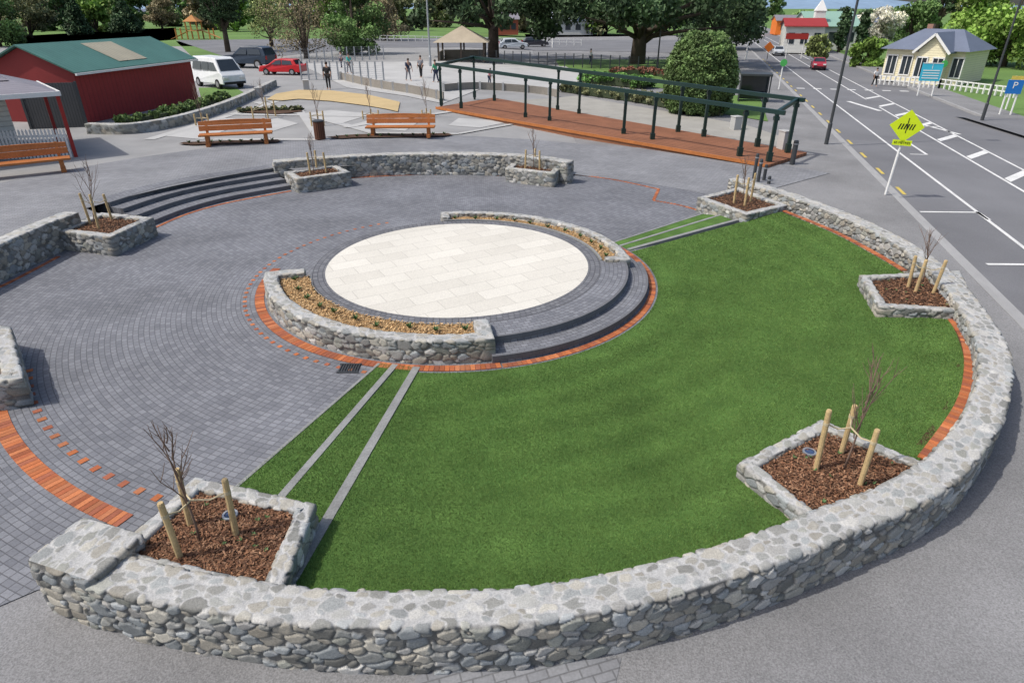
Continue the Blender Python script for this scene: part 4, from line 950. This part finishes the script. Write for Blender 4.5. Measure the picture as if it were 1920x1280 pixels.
# ============================================================ PLANTS
def leafobj(name,C,n,size,base,parent,flat_=.9):
    C=np.asarray(C);k=len(C);wt=C[:,3]**2;idx=rng.choice(k,n,p=wt/wt.sum());r=C[idx,3:4]
    d=rng.normal(size=(n,3));d/=np.linalg.norm(d,axis=1)[:,None];rad=rng.random((n,1))**.45
    P=C[idx,:3]+d*rad*r*np.array([1,1,.75])
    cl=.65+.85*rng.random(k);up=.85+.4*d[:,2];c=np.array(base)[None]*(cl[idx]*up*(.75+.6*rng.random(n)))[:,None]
    V,Fa,Cl=rquads(P,size*(.5+rng.random(n)),size*(.4+.5*rng.random(n)),flat_,c)
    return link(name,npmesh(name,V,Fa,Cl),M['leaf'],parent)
def tree(label,p,h,cr,base,kind='round',n=3000,size=.16,tr=None,name=None,group=None,low=.3):
    tr=tr or h*.025+.05
    nm=name or {'cone':'conifer_tree','pine':'pine_tree','poplar':'poplar_tree'}.get(kind,'broadleaf_tree')
    e=empty(nm,label,'tree',p,group=group)
    b=MB();b.tube([(0,0,-.1),(.005*h,0,h*.3),(-.02*h,.02*h,h*.6),(0,0,h*.92)],[tr*1.3,tr,tr*.6,tr*.12],8)
    b.build('trunk',M['bark'],e,smooth=True)
    C=[];b=MB()
    if kind=='cone':
        for i in range(30):
            t=.08+.9*i/30;r=cr*(1-t)*.95;a=random.random()*6.28
            for q in range(3): a+=2.1;C.append((r*.6*math.cos(a),r*.6*math.sin(a),h*t,r*.5+.15))
    elif kind=='poplar':
        for i in range(16): t=.12+.85*i/16;r=cr*math.sin(math.pi*min(1,t*.9+.1))**.6;a=random.random()*6.28;C.append((r*.3*math.cos(a),r*.3*math.sin(a),h*t,r*.7+.1))
    elif kind=='pine':
        for i in range(60):
            a=random.random()*6.28;r=cr*random.random()**.5;z=h*(low+(.95-low)*random.random());z=max(z,h*(low+.25*(1-r/cr)));C.append((r*math.cos(a),r*math.sin(a),z,cr*random.uniform(.1,.2)))
            if i%3==0:
                z0=h*random.uniform(.14,.34);b.tube([(0,0,z0),(r*.4*math.cos(a),r*.4*math.sin(a),z0+(z-z0)*.55),(r*math.cos(a),r*math.sin(a),z)],[tr*.42,tr*.26,tr*.06],6)
    else:
        for i in range(34):
            a=random.random()*6.28;z=h*(low+(.92-low)*random.random());t=(z/h-low)/(1-low);sh=math.sqrt(max(.2,1-((t-.4)/.66)**2));r=cr*.8*random.random()**.5*sh;C.append((r*math.cos(a),r*math.sin(a),z,cr*random.uniform(.16,.36)))
            if i%3==0: b.tube([(0,0,h*low*.7),(r*.5*math.cos(a),r*.5*math.sin(a),z*.7),(r*math.cos(a),r*math.sin(a),z)],[tr*.5,tr*.3,tr*.06],5)
    if b.v:b.build('limbs',M['bark'],e,smooth=True)
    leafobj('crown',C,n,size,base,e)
    return e
DG=(.065,.11,.05);MG=(.12,.2,.065);BG=(.21,.33,.07);OL=(.19,.2,.1);RB=(.25,.21,.12);YG=(.28,.33,.12);BL=(.6,.58,.48)
tree('dark conifer standing behind the red shed roof at the left',au(150,66),9,3.0,DG,'cone',5000,.2)
tree('broad dark conifer left of the play structure',au(240,62),8,4.2,DG,'cone',6000,.2)
tree('dark conifer with bare trunk on the lawn right of the play structure',au(428,98),10,3.8,DG,'round',7000,.14,low=.35)
tree('olive shrub tree at the far top left corner',au(60,72),8,6,OL,'round',7000,.18,low=.08)
tree('brownish dense tree left of the first conifer',au(0,88),9,5,MG,'round',7000,.17,low=.08)
tree('yellow green tree between the two far left conifers',au(195,50),9,5,YG,'round',4500,.2,low=.1)
tree('brown budding tree left of the play structure',au(305,56),8,4.5,RB,'round',4000,.16,low=.15)
tree('loose bare twigged tree behind the wire fence',au(575,110),8,5.2,RB,'round',6000,.07,low=.1)
tree('fresh green leafing tree left of the bare twigged tree',au(510,88),8,4,YG,'round',3500,.1,low=.2)
tree('bushy green tree right of the bare twigged tree',au(668,102),8,4.4,MG,'round',9000,.13,low=.06)
tree('olive brown tree behind the bushy green tree',au(725,76),9,5,RB,'round',5000,.13,low=.1)
tree('massive dark pine left of centre with leaning trunk',au(925,108),13,9,DG,'pine',15000,.2,.55,low=.3)
tree('massive dark pine right of centre with spreading limbs',au(1195,120),12,12,DG,'pine',21000,.2,.7,low=.3)
tree('dark spreading tree beside the road right of the central pine',au(1345,92),11,7,DG,'round',9000,.2,low=.12)
tree('tall bright green tree at the top right',at(1880,125),9,7,BG,'round',13000,.18,low=.12)
tree('dark pine behind the cream house',at(1750,72),14,5.0,DG,'pine',5000,.3,low=.3)
tree('slim dark poplar left of the pair near the church',at(1572,98),6,1.0,DG,'poplar',1600,.18)
tree('slim dark poplar right of the pair near the church',at(1608,98),5.4,.9,DG,'poplar',1600,.18)
tree('light green bush beside the crossing across the road',at(1622,124),2.6,2.0,BG,'round',4000,.14,low=.05)
tree('pale blossom tree left of the cream house',at(1640,88),5.5,4,BL,'round',5000,.16,low=.15)
tree('small yellow green tree right of the church',at(1532,112),2.8,1.6,YG,'round',2000,.14,low=.1)
tree('mid green tree behind the cream house roof',at(1700,84),6.5,4.5,MG,'round',5000,.2,low=.1)
tree('bright green tree right of the cream house',at(1825,100),8,4.5,YG,'round',6000,.17,low=.1)
p=au(1305,212);e=empty('round_shrub','large dense rounded green conifer shrub beside the pergola','shrub',p)
h=topz(p,60)-p.z;C=[]
for i in range(190):
    a=i*2.399;t=(i+.5)/190;rr=2.15*math.sqrt(max(.05,1-((t-.42)/.62)**2));C.append((rr*.84*math.cos(a),rr*.84*math.sin(a),h*t*.93+.15,random.uniform(.32,.46)))
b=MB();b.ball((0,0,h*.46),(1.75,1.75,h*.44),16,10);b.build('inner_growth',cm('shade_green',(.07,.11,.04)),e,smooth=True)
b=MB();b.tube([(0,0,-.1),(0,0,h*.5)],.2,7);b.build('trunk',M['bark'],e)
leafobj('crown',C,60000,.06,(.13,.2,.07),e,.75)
def hedge(px,w,h,label,base,n,size=.08):
    P=spline([au(*q) for q in px],.4);e=empty('hedge',label,'hedge',(P[0][0],P[0][1],zu(P[0][0])));C=[]
    b=MB()
    for i in range(len(P)):
        z=zu(P[i][0])-zu(P[0][0])
        for k in range(5): C.append((P[i][0]-P[0][0]+random.uniform(-w,w)*.35,P[i][1]-P[0][1]+random.uniform(-w,w)*.35,z+h*random.uniform(.25,.8),h*.3+.08))
        if i<len(P)-1: b.bar((P[i][0]-P[0][0],P[i][1]-P[0][1],z+h*.35),(P[i+1][0]-P[0][0],P[i+1][1]-P[0][1],z+h*.35),w*.7,h*.6)
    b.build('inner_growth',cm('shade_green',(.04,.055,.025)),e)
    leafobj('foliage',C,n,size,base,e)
hedge([(1060,172),(1130,182),(1200,192),(1270,205),(1340,218)],1.1,.75,'low brownish green hedge behind the pergola',(.18,.19,.09),9000)
hedge([(1095,158),(1150,160),(1210,166)],1.8,1.0,'bright green low hedge left of the round shrub',(.12,.24,.06),8000)
hedge([(1150,140),(1230,142),(1260,148)],1.5,.7,'reddish brown hedge below the central pine',(.2,.09,.06),5000)
hedge([(225,238),(300,225),(370,205),(420,188)],.9,.5,'low clipped hedge along the red shed wall',(.12,.18,.06),7000)
hedge([(455,211),(500,208),(560,208)],.4,.22,'low planting on the path left of the yellow gravel',(.15,.16,.08),900)
def tufts(a,c,n,label):
    for i in range(n):
        t=(i+.5)/n;p=au(a[0]+(c[0]-a[0])*t+random.uniform(-3,3),a[1]+(c[1]-a[1])*t);b=MB();p.z+=.06
        for j in range(20):
            q=random.random()*6.28;l=random.uniform(.08,.16);d=Vector((math.cos(q)*.7,math.sin(q)*.7,random.uniform(.5,1.2))).normalized();s=Vector((-math.sin(q),math.cos(q),0))*.02
            b.add([-s*.5,s*.5,d*l*.6+s,d*l,d*l*.6-s],[(0,1,2,3,4)])
        o=b.build('tufted_plant',M['plant']);o.location=p;tag(o,label,'plant',label)
tufts((345,271),(522,266),9,'small green tuft in the thin strip beneath the left rear bench')
tufts((620,260),(845,254),11,'small green tuft in the thin strip beneath the right rear bench')
kinds=['dark green','olive green','mid green','bright green','budding brown']
cols_=[DG,OL,MG,BG,RB]
for row,(ya,yb,hm) in enumerate(((52,66,1.0),(34,42,1.5))):
    px=-60+row*20
    while px<2000:
        k=random.choice([0,1,2,2,3,3,4]);py=random.uniform(ya,yb)
        if 1340<px<1490: py=min(py,31)
        p=at(px,py,0)
        hh=random.uniform(8.5,12)*hm
        if px>1490: hh=random.uniform(4.0,5.6)
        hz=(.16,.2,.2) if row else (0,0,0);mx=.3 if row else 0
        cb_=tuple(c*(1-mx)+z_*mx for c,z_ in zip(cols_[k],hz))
        if not(row==0 and 1340<px<1700):
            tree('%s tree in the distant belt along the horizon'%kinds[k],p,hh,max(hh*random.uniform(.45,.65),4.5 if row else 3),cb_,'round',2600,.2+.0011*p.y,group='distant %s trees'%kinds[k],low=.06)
        px+=random.uniform(38,62)*(1.25 if row==0 else 1)
# ============================================================ PEOPLE
def person(label,p,rz,shirt,trous,h=1.72,stride=.12,arm=.15,bend=0):
    e=empty('person',label,'person',p,rz);k=h/1.72
    J=dict(pel=(0,0,.95),wst=(0,0,1.08),chs=(bend*.5,0,1.32),nck=(bend,0,1.47),hd0=(bend*1.1,0,1.56),hd1=(bend*1.15,0,1.68),
     lh=(0,.09,.9),lk=(stride*.6,.1,.5),la=(stride,.1,.08),lt=(stride+.16,.11,.03),rh=(0,-.09,.9),rk=(-stride*.3,-.1,.5),ra=(-stride,-.1,.08),rt=(-stride+.16,-.11,.03),
     ls=(bend*.9,.19,1.4),le=(bend+arm*.3,.25,1.13),lw=(bend+arm,.24,.9),lf=(bend+arm*1.1,.24,.81),rs=(bend*.9,-.19,1.4),re=(bend+arm*.2,-.25,1.13),rw=(bend+arm*.8,-.24,.9),rf=(bend+arm*.9,-.24,.81))
    Rr=dict(pel=.15,wst=.125,chs=.15,nck=.06,hd0=.08,hd1=.085,lh=.09,lk=.06,la=.042,lt=.035,rh=.09,rk=.06,ra=.042,rt=.035,ls=.06,le=.045,lw=.032,lf=.03,rs=.06,re=.045,rw=.032,rf=.03)
    E=[('pel','wst'),('wst','chs'),('chs','nck'),('nck','hd0'),('hd0','hd1'),('pel','lh'),('lh','lk'),('lk','la'),('la','lt'),('pel','rh'),('rh','rk'),('rk','ra'),('ra','rt'),('chs','ls'),('ls','le'),('le','lw'),('lw','lf'),('chs','rs'),('rs','re'),('re','rw'),('rw','rf')]
    def mk(name,edges,gain,m,root):
        ks=[];[ks.append(a) for ed in edges for a in ed if a not in ks]
        me=bpy.data.meshes.new(name);me.from_pydata([tuple(c*k for c in J[a]) for a in ks],[(ks.index(a),ks.index(b_)) for a,b_ in edges],[])
        o=link(name,me,m,e);o.modifiers.new('skin','SKIN')
        if not len(me.skin_vertices): return o
        for a,sv in zip(ks,me.skin_vertices[0].data):
            sv.radius=((Rr[a]+gain)*k,(Rr[a]+gain)*k)
            if a==root: sv.use_root=True
        o.modifiers.new('sub','SUBSURF').render_levels=1
        return o
    mk('body',E,0,M['skin'],'pel')
    mk('shirt',[('pel','wst'),('wst','chs'),('chs','ls'),('ls','le'),('chs','rs'),('rs','re')],.018,shirt,'pel')
    mk('trousers',[('pel','lh'),('lh','lk'),('lk','la'),('pel','rh'),('rh','rk'),('rk','ra')],.014,trous,'pel')
    b=MB();b.ball(((bend*1.15-.01)*k,0,1.675*k),(.105*k,.095*k,.1*k));b.build('hair',M['hair'],e,smooth=True)
    b=MB()
    for a in('lf','rf'):
        q=Vector(J[a])*k
        for j in range(5): o2=Vector(((j-2)*.014,0,0));b.tube([q+o2,q+o2+Vector((.006,0,-.05)),q+o2+Vector((.02,0,-.085+.006*abs(j-2)))],[.009,.008,.006],5)
    b.build('fingers',M['skin'],e)
    return e
blk=cm('black_cloth',(.02,.02,.022));tl=cm('teal_cloth',(.05,.45,.38));grn=cm('green_cloth',(.08,.4,.2));nav=cm('navy_cloth',(.03,.04,.08));gry=cm('grey_cloth',(.2,.2,.22));pnk=cm('pink_cloth',(.5,.12,.2));wht=cm('white_cloth',(.6,.6,.6))
for args in(('person in black standing alone on the path by the stone block',au(617,168),-1.6,blk,blk,1.75,.05,.1,0),
 ('person in teal top standing behind the wire fence',au(655,138),-.5,tl,gry,1.6,.15,.25,.1),
 ('small person in grey beside the one in teal',au(641,128),-2.4,gry,nav,1.45,.1,.1,0),
 ('person in dark clothes at left of the skate area group',au(766,152),-.9,nav,gry,1.6,.2,.2,.12),
 ('person in grey in the middle of the skate area group',au(790,146),-2,gry,blk,1.65,.1,.2,0),
 ('person in green top near the pavilion corner',au(818,155),2.6,grn,nav,1.6,.18,.2,.05),
 ('person in pink top by the front posts of the pergola',au(918,160),-.5,pnk,nav,1.2,.1,.2,.1),
 ('person in pale top walking under the central pine',au(1107,122),.3,wht,nav,1.6,.2,.2,0),
 ('person in white top walking on the far footpath',at(1638,162),-1.4,wht,blk,1.35,.2,.1,0)):
    person(*args)
# ============================================================ LIGHT & CAMERA
el=math.radians(54)
sd=Vector((-math.cos(el)*math.cos(math.radians(14)),-math.cos(el)*math.sin(math.radians(14)),math.sin(el)))
su=bpy.data.lights.new('sun','SUN');su.energy=3.0;su.angle=math.radians(.6);su.color=(1,.955,.885)
so=bpy.data.objects.new('sun',su);col.objects.link(so);so.rotation_euler=sd.to_track_quat('Z','Y').to_euler()
w=bpy.data.worlds.new('World');bpy.context.scene.world=w;w.use_nodes=True;nt=w.node_tree
sk=nt.nodes.new('ShaderNodeTexSky');sk.sky_type='NISHITA';sk.sun_disc=False;sk.sun_elevation=el;sk.sun_rotation=math.atan2(sd.x,sd.y);sk.dust_density=3.5
nt.links.new(sk.outputs[0],nt.nodes['Background'].inputs[0]);nt.nodes['Background'].inputs[1].default_value=.15
cam=bpy.data.cameras.new('camera');co=bpy.data.objects.new('camera',cam);col.objects.link(co);co.location=(0,0,H);co.rotation_euler=(math.pi/2-TH,0,0)
cam.sensor_width=36;cam.lens=36*F/1920;cam.clip_end=12000;cam.clip_start=.1
bpy.context.scene.camera=co
vs=bpy.context.scene.view_settings;vs.view_transform='Standard';vs.look='None';vs.exposure=0
